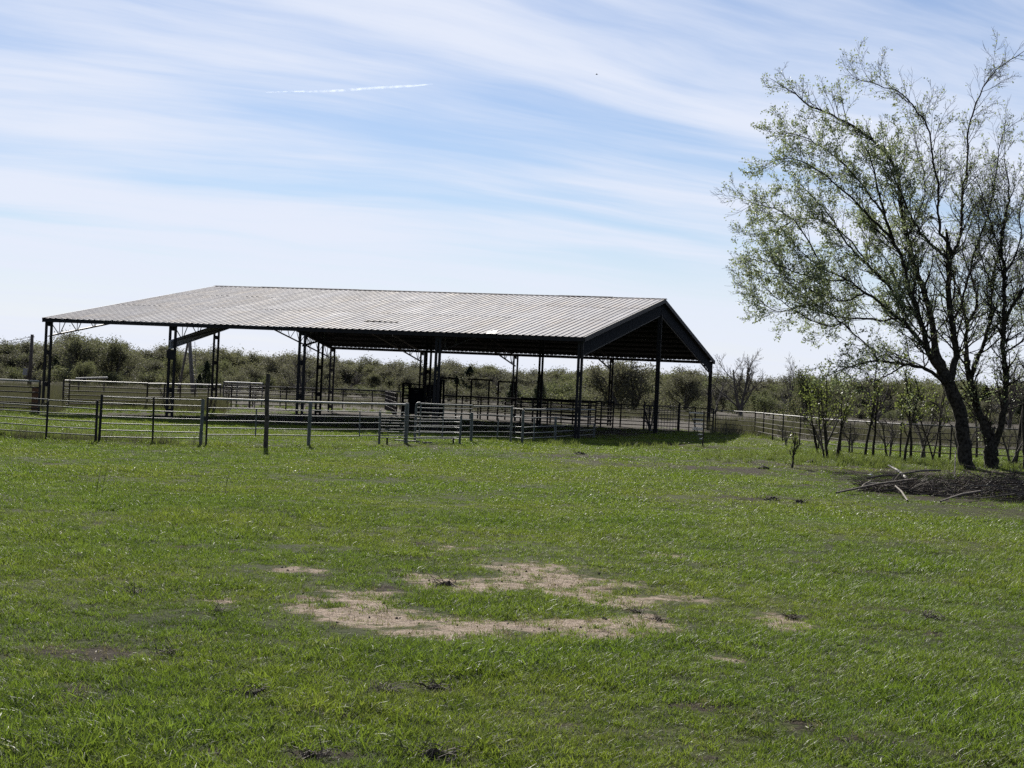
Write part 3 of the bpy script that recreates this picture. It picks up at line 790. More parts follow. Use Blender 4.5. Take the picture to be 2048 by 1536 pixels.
def leaves(name, P, size, mats, seed, mi=None, flat=0.0, jit=0.0):
    """leaf-sized faces (kite shaped, slightly folded) at the points P"""
    rs = np.random.RandomState(seed); n = len(P)
    P = np.array(P, float)
    if jit: P = P + rs.normal(0, jit, P.shape)
    a = rs.normal(size=(n, 3)); a[:, 2] *= (1 - flat); a /= np.linalg.norm(a, axis=1)[:, None]
    b = rs.normal(size=(n, 3)); b -= (b * a).sum(1)[:, None] * a; b /= np.linalg.norm(b, axis=1)[:, None]
    s = (size * rs.uniform(.55, 1.3, n))[:, None]
    Vv = np.stack([P, P + a * s * .5 + b * s * .36, P + a * s, P + a * s * .5 - b * s * .36], 1).reshape(-1, 3)
    Ff = np.arange(4 * n).reshape(n, 4)
    me = fast_mesh(name, Vv, Ff, mats[0])
    for mt in mats[1:]: me.materials.append(mt)
    if mi is not None: me.polygons.foreach_set('material_index', np.asarray(mi, np.int32))
    me.update()
    return me

def proto(kind, seed):
    """trunk and crown meshes of one kind of far tree, about 1 m tall so that copies can be scaled"""
    rg = random.Random(seed); rs = np.random.RandomState(seed); m = MB(); tips = []
    H = 7.0
    if kind in ('olive', 'brown', 'bright', 'green'):
        ns = rg.choice((1, 2, 2, 3))
        for k in range(ns):
            d = Vector((rg.uniform(-.35, .35), rg.uniform(-.3, .3), 1)).normalized()
            branch(rg, m, Vector((rg.uniform(-.25, .25) * ns, rg.uniform(-.2, .2) * ns, -.2)), d, H * .62, .17, 2, tips, .06, .14, 6 if ns > 1 else 8, (.5, 1.05), .62, .018, .12)
        tp = np.array([tuple(t) for t in tips])
        per = max(8, int(8500 / len(tp)))
        P = np.repeat(tp, per, 0) + rs.normal(0, 1, (len(tp) * per, 3)) * rs.choice((.12, .24, .36), (len(tp) * per, 1))
        low = np.stack([rs.normal(0, 1.7, 1500), rs.normal(0, 1.4, 1500), np.abs(rs.normal(.3, 1.1, 1500))], 1)
        P = np.concatenate([P, low])
        z = P[:, 2] / P[:, 2].max()
        mi = (rs.rand(len(P)) > np.clip(.15 + z * .95, 0, .95)).astype(int)
        mats = {'olive': ('leaf_olive', 'leaf_brown'), 'brown': ('leaf_brown', 'leaf_olive'), 'bright': ('leaf_bright', 'leaf_olive'), 'green': ('leaf_green', 'leaf_olive')}[kind]
        cr = leaves('crown', P, .165, [M[a] for a in mats], seed, mi)
    elif kind == 'cedar':
        branch(rg, m, Vector((0, 0, -.2)), Vector((0, 0, 1)), H * .9, .13, 1, tips, .05, .05, 8, (.8, 1.3), .3, .02, .1)
        n = 7000; z = rs.rand(n) ** .9; r = (1 - z) ** .75 * (1.6 + .35 * np.sin(z * 23 + rs.rand())) * np.sqrt(rs.uniform(.25, 1, n)); an = rs.rand(n) * 6.283
        r *= 1 + .25 * np.sin(an * 3 + z * 9)
        P = np.stack([r * np.cos(an), r * np.sin(an), .3 + z * (H - .4)], 1)
        cr = leaves('crown', P, .19, [M['leaf_cedar']], seed)
    elif kind == 'bare':
        for k in range(rg.choice((2, 3))):
            d = Vector((rg.uniform(-.5, .5), rg.uniform(-.3, .3), 1)).normalized()
            branch(rg, m, Vector((rg.uniform(-.3, .3), rg.uniform(-.2, .2), -.2)), d, H * .66, .16, 3, tips, .07, .15, 6, (.4, .95), .60, .010, .16)
        tp = np.array([tuple(t) for t in tips]); tp = tp[rs.rand(len(tp)) < .35]
        cr = leaves('crown', tp, .10, [M['leaf_brown']], seed)
    else:                                                       # shrub
        for k in range(7):
            d = Vector((rg.uniform(-.8, .8), rg.uniform(-.8, .8), 1)).normalized()
            branch(rg, m, Vector((rg.uniform(-.3, .3), rg.uniform(-.3, .3), -.1)), d, 2.3, .05, 1, tips, .05, .15, 6, (.5, 1.0), .55, .012, .12)
        tp = np.array([tuple(t) for t in tips]); per = max(3, int(3600 / len(tp)))
        P = np.repeat(tp, per, 0) + rs.normal(0, .22, (len(tp) * per, 3)); P[:, 2] = np.abs(P[:, 2])
        mi = (rs.rand(len(P)) > .6).astype(int)
        mats = {'shrub': ('leaf_brown', 'leaf_olive'), 'greenshrub': ('leaf_bright', 'leaf_green')}[kind]
        cr = leaves('crown', P, .13, [M[a] for a in mats], seed, mi)
    tr = m.mesh('trunk', M['far_bark'], None, True)
    n = len(cr.vertices); co = np.zeros(n * 3); cr.vertices.foreach_get('co', co)
    zz = co.reshape(-1, 3)[:, 2]
    top = float(np.percentile(zz, 99.6)) if kind != 'bare' else max(v.z for v in m.v)
    return tr, cr, top
PROTO = {}
for kd, cnt in (('olive', 4), ('brown', 3), ('bright', 3), ('green', 2), ('cedar', 2), ('bare', 3), ('shrub', 2), ('greenshrub', 2)):
    PROTO[kd] = [proto(kd, 100 + 13 * i + len(kd) * 7) for i in range(cnt)]
def far_tree(name, kind, i, p, hgt, wide, rz, label, cat, group):
    tr, cr, top = PROTO[kind][i % len(PROTO[kind])]
    r = thing(name, (p.x, p.y, 0), label, cat, group)
    s = hgt / top
    r.scale = (s * wide, s * wide, s); r.rotation_euler = (0, 0, rz)
    a = link('trunk', tr, r); b = link('crown', cr, r)
    return r
SKYLINE = [(-400, 690), (0, 690), (40, 683), (90, 688), (135, 677), (160, 672), (195, 684), (230, 680), (262, 697), (330, 696), (400, 700), (450, 704), (520, 711), (560, 712), (660, 717), (720, 716), (780, 722),
           (830, 728), (930, 728), (975, 733), (1040, 742), (1100, 740), (1150, 741), (1300, 743), (1360, 740), (1400, 748), (1450, 756), (1560, 757), (1700, 757), (1800, 761), (1950, 766), (2048, 770), (2500, 790)]
def skyline(px): return float(np.interp(px, [a for a, _ in SKYLINE], [b for _, b in SKYLINE]))
_ones = 'zeroth first second third fourth fifth sixth seventh eighth ninth tenth eleventh twelfth thirteenth fourteenth fifteenth sixteenth seventeenth eighteenth nineteenth'.split()
_tens = {2: 'twent', 3: 'thirt', 4: 'fort', 5: 'fift', 6: 'sixt', 7: 'sevent', 8: 'eight'}
def ordinal(n):
    if n < 20: return _ones[n]
    t, u = divmod(n, 10)
    return _tens[t] + 'ieth' if u == 0 else _tens[t] + 'y-' + _ones[u]
rg = random.Random(21)
KIND_WORD = {'olive': 'olive leafed', 'brown': 'bronze budded', 'bright': 'yellow-green', 'green': 'mid green', 'cedar': 'dark evergreen', 'bare': 'leafless grey'}
for row, (Y, frac, stepx, nm) in enumerate(((334, 1.03, 36, 'back row'), (312, 1.0, 38, 'third row'), (290, .90, 46, 'second row'), (266, .70, 54, 'front row'))):
    k = 0; px = -170 + 20 * row
    while px < 2260:
        k += 1
        x = px + rg.uniform(-14, 14); Yk = Y + rg.uniform(-9, 9)
        kd = rg.choices(('olive', 'brown', 'bright', 'green', 'cedar', 'bare'), ((6, 5, 2.5, .5, 0, .8), (5, 6, 2.0, .6, .2, 1.2), (3, 7, 1.2, .8, .5, 1.8), (2, 7, 1.0, 1.0, .9, 1.8))[row])[0]
        p = gx(x, Yk)
        ztop = at(x, skyline(x), Yk).z
        h = max(2.5, ztop * frac * (rg.uniform(.92, 1.06) if row < 2 else rg.uniform(.82, 1.08)))
        far_tree('wood_tree', kd, rg.randrange(9), p, h, rg.uniform(1.0, 1.35) * (1.3 if row < 3 else 1.1), rg.uniform(0, 6.28),
                 '%s tree in the %s of the far wood, %s from left' % (KIND_WORD[kd], nm, ordinal(k)), 'tree', 'trees of the far wood')
        px += stepx * rg.uniform(.8, 1.2)
k = 0
for i in range(46):
    x = -120 + i * 50 + rg.uniform(-18, 18); Yk = 248 + rg.uniform(-8, 8); k += 1
    kd = 'shrub' if rg.random() < .72 else 'greenshrub'
    far_tree('shrub', kd, rg.randrange(4), gx(x, Yk), rg.uniform(1.7, 3.1), rg.uniform(1.2, 1.7), rg.uniform(0, 6.28),
             '%s shrub at the foot of the far wood, %s from the left' % ('greenish' if kd != 'shrub' else 'brownish', ordinal(k)), 'shrub', 'shrubs along the far wood')
# trees that stand out from the wood
for nm, kd, i, x, Y, top, wd, lab in (
        ('oak_tree', 'olive', 1, 158, 250, 671, 1.25, 'tall round domed tree standing above the wood in the first barn bay'),
        ('oak_tree', 'olive', 2, 228, 255, 679, 1.2, 'second highest olive tree in the first barn bay right of the domed one'),
        ('oak_tree', 'bright', 0, 172, 236, 722, 1.1, 'low pale green tree before the domed tree'),
        ('oak_tree', 'bright', 1, 362, 236, 706, 1.0, 'pale green tree behind the leg of the pole tripod'),
        ('cedar_tree', 'cedar', 0, 412, 225, 722, 1.25, 'dark green cedar between the pole tripod and the next barn post'),
        ('cedar_tree', 'cedar', 1, 398, 215, 748, 1.6, 'low dark cedar touching the foot of the pole tripod'),
        ('cedar_tree', 'cedar', 0, 1024, 150, 763, 1.7, 'bushy almost black cedar behind the alley arches'),
        ('cedar_tree', 'cedar', 1, 1078, 165, 752, 1.3, 'dark cedar beside the centre post of the fourth frame'),
        ('bush', 'greenshrub', 0, 1112, 190, 760, 1.4, 'bright green bush between two right hand barn posts'),
        ('bush', 'greenshrub', 1, 1142, 182, 778, 1.6, 'low bright green bush before the taller green one'),
        ('oak_tree', 'olive', 3, 1200, 190, 722, 1.15, 'broad bronze tree just right of the barn\'s nearest corner post'),
        ('oak_tree', 'brown', 1, 1252, 186, 718, 1.2, 'broad tall bronze tree under the dark gable'),
        ('oak_tree', 'brown', 2, 1370, 215, 742, 1.3, 'bronze budded tree between the last two gable posts'),
        ('bare_tree', 'bare', 0, 603, 150, 684, 1.25, 'leafless spreading tree seen through the barn behind the middle posts'),
        ('bare_tree', 'bare', 1, 1478, 215, 694, 1.15, 'big leafless tree with dark forked trunk right of the barn'),
        ('bare_tree', 'bare', 2, 1428, 225, 716, .9, 'small leafless tree close behind the barn\'s last post'),
        ('bare_tree', 'bare', 0, 1578, 185, 704, .9, 'leafless tree with grey twigs between the big bare tree and the green tree'),
        ('oak_tree', 'green', 0, 1612, 140, 742, 1.1, 'dark bushy tree with pale green top left of the saplings'),
        ('bare_tree', 'bare', 1, 2015, 150, 705, 1.0, 'leafless tree far behind the big fork-trunked tree'),
        ('bare_tree', 'bare', 2, 1752, 150, 712, .9, 'leafless thin tree far behind the saplings')):
    p = gx(x, Y); far_tree(nm, kd, i, p, at(x, top, Y).z, wd, rg.uniform(0, 6.28), lab, 'bush' if nm == 'bush' else 'tree', None)
# small bare shrubs inside the yard
for x, Y, h, lab in ((334, 86, 1.7, 'leafless twiggy shrub at the foot of the second barn post'), (455, 116, 1.9, 'leafless shrub at the back corner of the pens'), (508, 117, 1.6, 'leafless forked shrub against the pale railed fence'),
                     (1300, 98.5, 2.2, 'leafless thin shrub beside the middle gable post')):
    tr, cr, top = PROTO['bare'][1]
    r = thing('bare_shrub', gx(x, Y), lab, 'shrub'); s = h / top; r.scale = (s * .8, s * .8, s); r.rotation_euler = (0, 0, x)
    link('stem', tr, r)

for x, Y, h, lab in ((1572, 80, 1.5, 'low leafless brush left of the twin stemmed sapling'), (1648, 70, 2.6, 'leafless brush behind the many stemmed sapling'), (1700, 72, 2.2, 'leafless brush between the many stemmed and the tallest sapling'),
                     (1775, 69, 2.5, 'leafless brush in the gap before the close pair of saplings'), (1845, 70, 3.0, 'leafless brush behind the forked sapling'), (1922, 66, 2.4, 'leafless brush at the left of the leaning trunk'), (2022, 66, 2.6, 'leafless brush at the right of the fork trunked tree')):
    tr, cr, top = PROTO['bare'][2]
    r = thing('bare_brush', gx(x, Y), lab, 'shrub'); s = h / top; r.scale = (s * .9, s * .9, s); r.rotation_euler = (0, 0, x)
    link('stem', tr, r)
# saplings in the row at the right
SG = 'saplings in the row by the big trees'
def sapling(bx, by, topy, stems, lean, leafy, lab, seed):
    rgs = random.Random(seed); b = on(g(bx, by)); Y = b.y; h = at(bx, topy, Y).z
    r = thing('sapling', b, lab, 'sapling', SG); tips = []
    for k in range(stems):
        m = MB(); d = Vector((lean + (rgs.uniform(-.3, .3) if stems > 1 else 0), rgs.uniform(-.15, .15), 1)).normalized()
        branch(rgs, m, b + Vector((rgs.uniform(-.06, .06) * stems, rgs.uniform(-.05, .05), -.08)), d, h * rgs.uniform(.8, 1.0), .060 if stems == 1 else .042, 2, tips, .07, .12, 8, (.4, .95), .34, .007, .32)
        m.build('stem', M['bark'], r, True)
    P = np.array([tuple(t) for t in tips]); rs = np.random.RandomState(seed)
    P = P[rs.rand(len(P)) < leafy * .55]
    if len(P) > 3:
        P = np.repeat(P, 4, 0) + rs.normal(0, .08, (len(P) * 4, 3))
        me = leaves('crown', P - np.array(b), .085, [M['leaf_sap']], seed); link('crown', me, r)
for a in ((1632, 908, 770, 2, -.05, .35, 'twin stemmed sapling beside the dark stump'), (1663, 919, 742, 5, 0, .5, 'many stemmed sapling spreading from one clump'),
          (1731, 917, 672, 1, .0, .9, 'tallest single stem sapling with green leaves between two clumps'), (1746, 917, 770, 1, .05, .3, 'thin short sapling right of the tallest sapling'),
          (1807, 922, 740, 1, .02, .7, 'slender sapling at the left of a close pair'), (1821, 922, 718, 1, .03, .9, 'thicker sapling at the right of the close pair'),
          (1864, 924, 706, 2, -.08, .9, 'forked sapling near the big leaning trunk'), (1877, 917, 740, 1, .06, .5, 'thin sapling touching the forked one by the big trunk'),
          (1588, 935, 856, 2, 0, .12, 'knee high sapling left of the dark stump'), (1955, 915, 760, 1, .03, .6, 'thin sapling standing between the two big trunks')):
    sapling(*a, seed=int(a[0]))
rock(on(g(1624, 926)), .26, 'dark stump beside the twin stemmed sapling', None, 'bark', 'stump', 'stump', 5)
rock(on(g(1527, 938)), .20, 'low dark stump alone on the grass edge', None, 'bark', 'stump', 'stump', 6)

# the big trees: limbs follow the real ones, each with its own depth
def big_tree(label, base, limbs, seed, leaf_fn, nleaf, twigs=1.0, name='big_tree'):
    rgs = random.Random(seed); b = g(*base); b.z = gz(b); Y0 = b.y
    root = thing(name, b, label, 'tree'); tips = []; ppm = F_PX / Y0
    for li, (nm, pts, w0, w1, dy0, dy1) in enumerate(limbs):
        m = MB(); n = len(pts); P = []
        for i, (x, y) in enumerate(pts):
            f = i / (n - 1)
            q = at(x, y, Y0 + dy0 + (dy1 - dy0) * f + rgs.uniform(-.1, .1) * (1 if nm != 'trunk' else 0.3))
            P.append(q)
        if nm == 'trunk':
            P[0].z = b.z - .15
        # resample smoothly (Catmull-Rom)
        Q = []
        for i in range(n - 1):
            p0 = P[max(i - 1, 0)]; p1 = P[i]; p2 = P[i + 1]; p3 = P[min(i + 2, n - 1)]
            for k in range(4):
                t = k / 4
                Q.append(.5 * ((2 * p1) + (p2 - p0) * t + (2 * p0 - 5 * p1 + 4 * p2 - p3) * t * t + (3 * p1 - p0 - 3 * p2 + p3) * t ** 3))
        Q.append(P[-1])
        N = len(Q)
        Q = [q + rvec(rgs) * (.035 if 0 < i < N - 1 else 0) for i, q in enumerate(Q)]
        kk_ = .80 if nm == 'trunk' else .82
        rad = [kk_ * (w0 + (w1 - w0) * (i / (N - 1)) ** .8) / ppm / 2 * rgs.uniform(.90, 1.10) for i in range(N)]
        if nm == 'trunk':
            rad[0] *= 1.30; rad[1] *= 1.1
        m.tube(Q, rad, 10 if nm == 'trunk' else 8)
        Ltot = sum((Q[i + 1] - Q[i]).length for i in range(N - 1))
        cnt = int(Ltot / .30 * twigs) if nm != 'trunk' else 4
        for k in range(cnt):
            f = (.16 + .84 * (k + rgs.random()) / cnt) if nm != 'trunk' else rgs.uniform(.5, 1)
            i = min(int(f * (N - 1)), N - 2); q = Q[i].lerp(Q[i + 1], f * (N - 1) - i)
            t = (Q[i + 1] - Q[i]).normalized()
            d = turn(t, rgs.uniform(.35, 1.0), rgs)
            d = (d + Vector((0, 0, .12))).normalized()
            L = rgs.uniform(.8, 2.1) * (1.0 - .38 * f) if nm != 'trunk' else rgs.uniform(.4, 1.0)
            branch(rgs, m, q, d, L, max(.010, min(rad[i] * .45, .035)), 2 if L > 1.1 else 1, tips, .05, .2, 6, (.4, .95), .52, .005, .15)
        branch(rgs, m, Q[-1], (Q[-1] - Q[-2]).normalized(), 1.0, rad[-1], 1, tips, .05, .18, 4, (.35, .85), .5, .0055, .1)
        m.build(nm, M['bark'], root, True)
    T = np.array([tuple(t) for t in tips])
    rs = np.random.RandomState(seed)
    q = T - np.array([0, 0, CZ]); dd = q @ FWD
    tx = 1024 + F_PX * (q @ RT) / dd; ty = 768 - F_PX * (q @ UP) / dd
    prob = leaf_fn(tx, ty) * np.clip((tx - 1440) / 70, 0, 1)
    clus = T[rs.rand(len(T)) < prob]
    per = max(1, int(round(nleaf / max(len(clus), 1))))
    Pp = np.repeat(clus, per, 0) + rs.normal(0, .045, (len(clus) * per, 3))
    me = leaves('crown', Pp - np.array(b), .080, [M['leaf_big']], seed); link('crown', me, root)
    return root
LA = [('trunk', [(1935, 940), (1930, 900), (1925, 862), (1917, 819), (1902, 778), (1890, 752)], 36, 30, 0, 0),
      ('limb', [(1893, 760), (1878, 738), (1858, 706), (1849, 670), (1838, 626), (1820, 582), (1807, 526), (1783, 476), (1767, 423), (1755, 375), (1742, 322)], 21, 3, 0, -2.0),
      ('limb', [(1894, 758), (1886, 735), (1871, 692), (1860, 619), (1842, 568), (1827, 528), (1816, 477), (1802, 422), (1793, 342), (1767, 302), (1727, 266), (1678, 238), (1622, 213), (1585, 184)], 20, 3, 0, 1.2),
      ('limb', [(1898, 765), (1910, 722), (1911, 700), (1904, 648), (1898, 590), (1898, 539), (1897, 513)], 18, 13, .2, .5),
      ('limb', [(1897, 516), (1878, 502), (1853, 480), (1835, 455), (1816, 420), (1800, 380), (1782, 340), (1768, 290)], 9, 2, .5, -1.4),
      ('limb', [(1898, 516), (1908, 500), (1919, 480), (1924, 444), (1924, 400), (1926, 372), (1935, 334), (1937, 262), (1949, 217), (1973, 165), (2001, 133), (2040, 108)], 10, 2, .5, 2.2),
      ('limb', [(1905, 505), (1890, 480), (1880, 464), (1877, 415), (1876, 367), (1864, 310), (1856, 254), (1828, 217), (1807, 189), (1755, 170), (1712, 156)], 8, 2, .5, 1.0),
      ('limb', [(1888, 765), (1864, 743), (1835, 732), (1798, 727), (1756, 720), (1726, 726), (1696, 735), (1664, 748)], 11, 2, -.2, -2.6),
      ('limb', [(1811, 730), (1790, 742), (1776, 750), (1753, 760), (1735, 775)], 5, 2, -1.2, -2.4),
      ('limb', [(1858, 706), (1844, 684), (1816, 651), (1783, 625), (1731, 585), (1694, 560), (1646, 536), (1604, 505)], 11, 2, -.3, -2.2),
      ('limb', [(1838, 628), (1802, 604), (1771, 564), (1735, 528), (1702, 496), (1674, 455), (1646, 415), (1600, 368)], 10, 2, -.5, .6),
      ('limb', [(1800, 637), (1760, 640), (1702, 637), (1664, 652), (1620, 640), (1560, 600), (1535, 580)], 6, 1.6, -.8, .8),
      ('limb', [(1783, 478), (1745, 440), (1700, 395), (1650, 350), (1590, 318), (1550, 322)], 7, 1.6, -1.2, -2.5),
      ('limb', [(1694, 560), (1650, 560), (1600, 548), (1550, 528), (1535, 522)], 4.5, 1.5, -1.4, -2.4),
      ('limb', [(1767, 423), (1735, 385), (1690, 330), (1640, 292), (1600, 270), (1560, 268)], 5, 1.5, -1.5, -.5),
      ('limb', [(1816, 477), (1836, 430), (1850, 380), (1845, 330), (1830, 280)], 5, 1.6, .5, 1.6),
      ('limb', [(1756, 720), (1735, 690), (1700, 660), (1650, 620), (1610, 590), (1570, 560)], 5, 1.5, -1.5, -.4),
      ('limb', [(1872, 695), (1850, 660), (1822, 612), (1796, 566), (1768, 512), (1730, 470)], 8, 1.6, -.2, 1.4),
      ('limb', [(1905, 650), (1925, 600), (1940, 540), (1962, 470), (1985, 400), (1995, 320), (2010, 250)], 8, 1.8, .5, 1.8),
      ('limb', [(1731, 585), (1690, 600), (1640, 590), (1590, 560), (1545, 545), (1515, 558)], 4.5, 1.4, -1.8, -.2),
      ('limb', [(1702, 637), (1660, 630), (1610, 610), (1560, 625), (1530, 610), (1510, 590)], 4.5, 1.4, .2, 1.6),
      ('limb', [(1735, 528), (1690, 470), (1640, 440), (1590, 440), (1555, 462), (1525, 472)], 4.5, 1.4, -.3, 1.2),
      ('limb', [(1646, 536), (1610, 470), (1575, 430), (1520, 410), (1500, 405)], 4.5, 1.4, -1.8, -.8)]
def leafA(x, y):
    f = np.clip((1905 - x) / 130, 0.27, 1.0)
    f = f * np.where(y < 250, np.clip((y - 80) / 200, .25, 1), 1) * np.where(y > 690, .55, 1)
    return f * np.clip(.25 + 1.1 * vnoise(x, y, 45.0, 2, 5), 0, 1)
big_tree('tall leaning tree with leafy crown to the left and forked dark trunk', (1938, 938), LA, 5, leafA, 50000, 1.55)
LBR = [('trunk', [(1984, 938), (1982, 915), (1982, 892)], 40, 34, 0, 0),
       ('limb', [(1981, 897), (1970, 859), (1955, 819), (1944, 783), (1939, 755)], 23, 18, 0, .3),
       ('limb', [(1984, 895), (1995, 874), (2006, 830), (2011, 794), (2010, 746), (2006, 692), (2008, 637), (2008, 582), (2010, 546), (2004, 502), (2008, 450), (2018, 400), (2014, 350)], 20, 3, 0, -1.5),
       ('limb', [(1940, 762), (1934, 725), (1933, 677), (1935, 648), (1926, 612), (1919, 585), (1905, 545), (1896, 500)], 13, 3, .3, 1.5),
       ('limb', [(1942, 762), (1953, 722), (1970, 677), (1982, 633), (1984, 582), (1992, 530), (2002, 484), (1999, 436), (1985, 380)], 12, 2.5, .3, .8),
       ('limb', [(1935, 650), (1951, 622), (1955, 597), (1945, 562), (1937, 540), (1926, 505), (1935, 460), (1950, 420)], 8, 2, .8, 2.0),
       ('limb', [(2008, 640), (2031, 604), (2052, 570), (2080, 520), (2095, 470)], 10, 3, -1.0, -2.0),
       ('limb', [(2012, 705), (2035, 690), (2060, 668), (2090, 655)], 6, 2, -1.0, -.4),
       ('limb', [(1984, 582), (1972, 540), (1960, 500), (1958, 450)], 5, 2, .6, -.6),
       ('limb', [(2010, 546), (2030, 510), (2042, 470), (2040, 420), (2050, 380)], 6, 2, -1.2, .4),
       ('limb', [(1935, 640), (1960, 632), (1990, 615), (2020, 590), (2048, 575)], 5, 2, .8, 1.4),
       ('limb', [(2004, 502), (1985, 465), (1975, 420), (1960, 375)], 5, 2, -1.3, -2.2)]
big_tree('fork trunked tree with nearly bare twigs right of the leaning tree', (1984, 938), LBR, 9, lambda x, y: np.clip(.16 + .26 * vnoise(x, y, 40, 2, 2) + np.clip((y - 560) / 300, 0, .2), 0, 1), 8000, 1.9)
LC_ = [('trunk', [(2056, 938), (2053, 900), (2050, 850), (2052, 800), (2058, 740)], 22, 16, 0, 0),
       ('limb', [(2058, 742), (2062, 690), (2070, 640), (2072, 580), (2066, 500), (2060, 420), (2064, 340)], 14, 2, 0, .8),
       ('limb', [(2058, 760), (2085, 700), (2115, 640), (2140, 570), (2150, 480), (2165, 400)], 12, 2, 0, -1.5),
       ('limb', [(2062, 690), (2045, 640), (2035, 590), (2040, 540)], 5, 2, .2, 1.0),
       ('limb', [(2070, 620), (2095, 560), (2105, 480), (2100, 400)], 6, 2, .4, 1.4)]
big_tree('dark trunked bare tree cut by the right picture edge', (2056, 938), LC_, 13, lambda x, y: np.full_like(x, .22), 2200, 1.5)
b = on(g(2030, 928))
t_ = thing('leaning_sapling', b, 'thin dark sapling leaning right between the fork trunked tree and the edge', 'sapling', SG)
m = MB(); tips = []; branch(random.Random(4), m, b, Vector((.16, .05, 1)).normalized(), 4.2, .09, 2, tips, .02, .06, 6, (.4, .9), .3, .008, .5); m.build('stem', M['bark'], t_, True)

# ------------------------------------------------------------------ brush pile
rg = random.Random(31)
bc = on(g(1955, 990))
bp_ = thing('brush_pile', bc, 'long pile of cut branches lying on dark soil under the big trees', 'brush pile')
def pile_h(x, y):
    a = (x - bc.x - 1.2) / 4.2; b = (y - bc.y) / 2.8
    return max(0, 1 - a * a - b * b) * (.35 + 1.2 * float(vnoise(x, y, .9, 2, 31)))
for k in range(240):
    x = bc.x + rg.uniform(-2.6, 5.2); y = bc.y + rg.gauss(0, 1.35)
    h = pile_h(x, y)
    if h <= 0.02: continue
    z = gz((x, y)) + .03 + h * rg.random() * .46
    L = rg.uniform(.6, 2.2); an = rg.gauss(0, .5) + (math.pi if rg.random() < .5 else 0)
    d = Vector((math.cos(an), math.sin(an), rg.gauss(0, .13))).normalized(); pts = [Vector((x, y, z)) - d * L / 2]
    for s in range(5):
        d = (d + rvec(rg) * .16).normalized(); q = pts[-1] + d * (L / 5); q.z = max(q.z, gz(q) + .02); pts.append(q)
    r = rg.uniform(.008, .030)
    m = MB(); m.tube(pts, [r * (1 - .12 * i) for i in range(6)], 5)
    for c in range(3):
        i = rg.randrange(1, 5); d2 = turn((pts[i] - pts[i - 1]).normalized(), rg.uniform(.4, .9), rg); q = pts[i] + d2 * rg.uniform(.2, .6); q.z = max(q.z, gz(q) + .02)
        m.tube([pts[i], (pts[i] + q) / 2 + rvec(rg) * .04, q], [r * .55, r * .45, r * .25], 4)
    m.build('branch', M['bleached'] if rg.random() < .07 else (M['stick'] if rg.random() < .75 else M['bark']), bp_)
for (x0, y0, x1, y1, z0, z1, r, mt) in ((1672, 991, 1832, 983, .06, .30, .028, 'stick'), (1776, 962, 1812, 974, .42, .20, .035, 'bleached'), (1733, 973, 1800, 972, .20, .26, .03, 'stick'), (1722, 981, 1757, 980, .10, .16, .028, 'bleached'),
                                    (1800, 972, 1880, 966, .30, .34, .028, 'stick'), (1740, 978, 1716, 986, .2, .05, .02, 'stick'), (1790, 990, 1815, 1006, .2, .04, .02, 'stick'), (1880, 1010, 1960, 1000, .05, .2, .025, 'stick'), (1908, 972, 1909, 950, .2, .75, .02, 'stick')):
    a = on(g(x0, y0), z0); b = on(g(x1, y1), z1)
    mid = a.lerp(b, .5) + Vector((0, 0, .04))
    m = MB(); m.tube([a, mid, b], [r * .8, r, r], 6); m.build('branch', M[mt], bp_)
m = MB()
for k in range(2400):
    x = bc.x + rg.uniform(-2.9, 5.2); y = bc.y + rg.gauss(0, 1.4); h = pile_h(x, y)
    if h <= 0: continue
    z = gz((x, y)) + .01 + h * rg.random() * .52
    d = Vector((rg.gauss(0, 1), rg.gauss(0, .8), rg.gauss(0, .6))).normalized() * rg.uniform(.15, .5)
    p = Vector((x, y, z)); m.tube([p, p + d * .5 + rvec(rg) * .04, p + d], [.007, .006, .003], 3, False)
o = m.build('twig_tangle', M['stick'], bp_); o['kind'] = 'stuff'

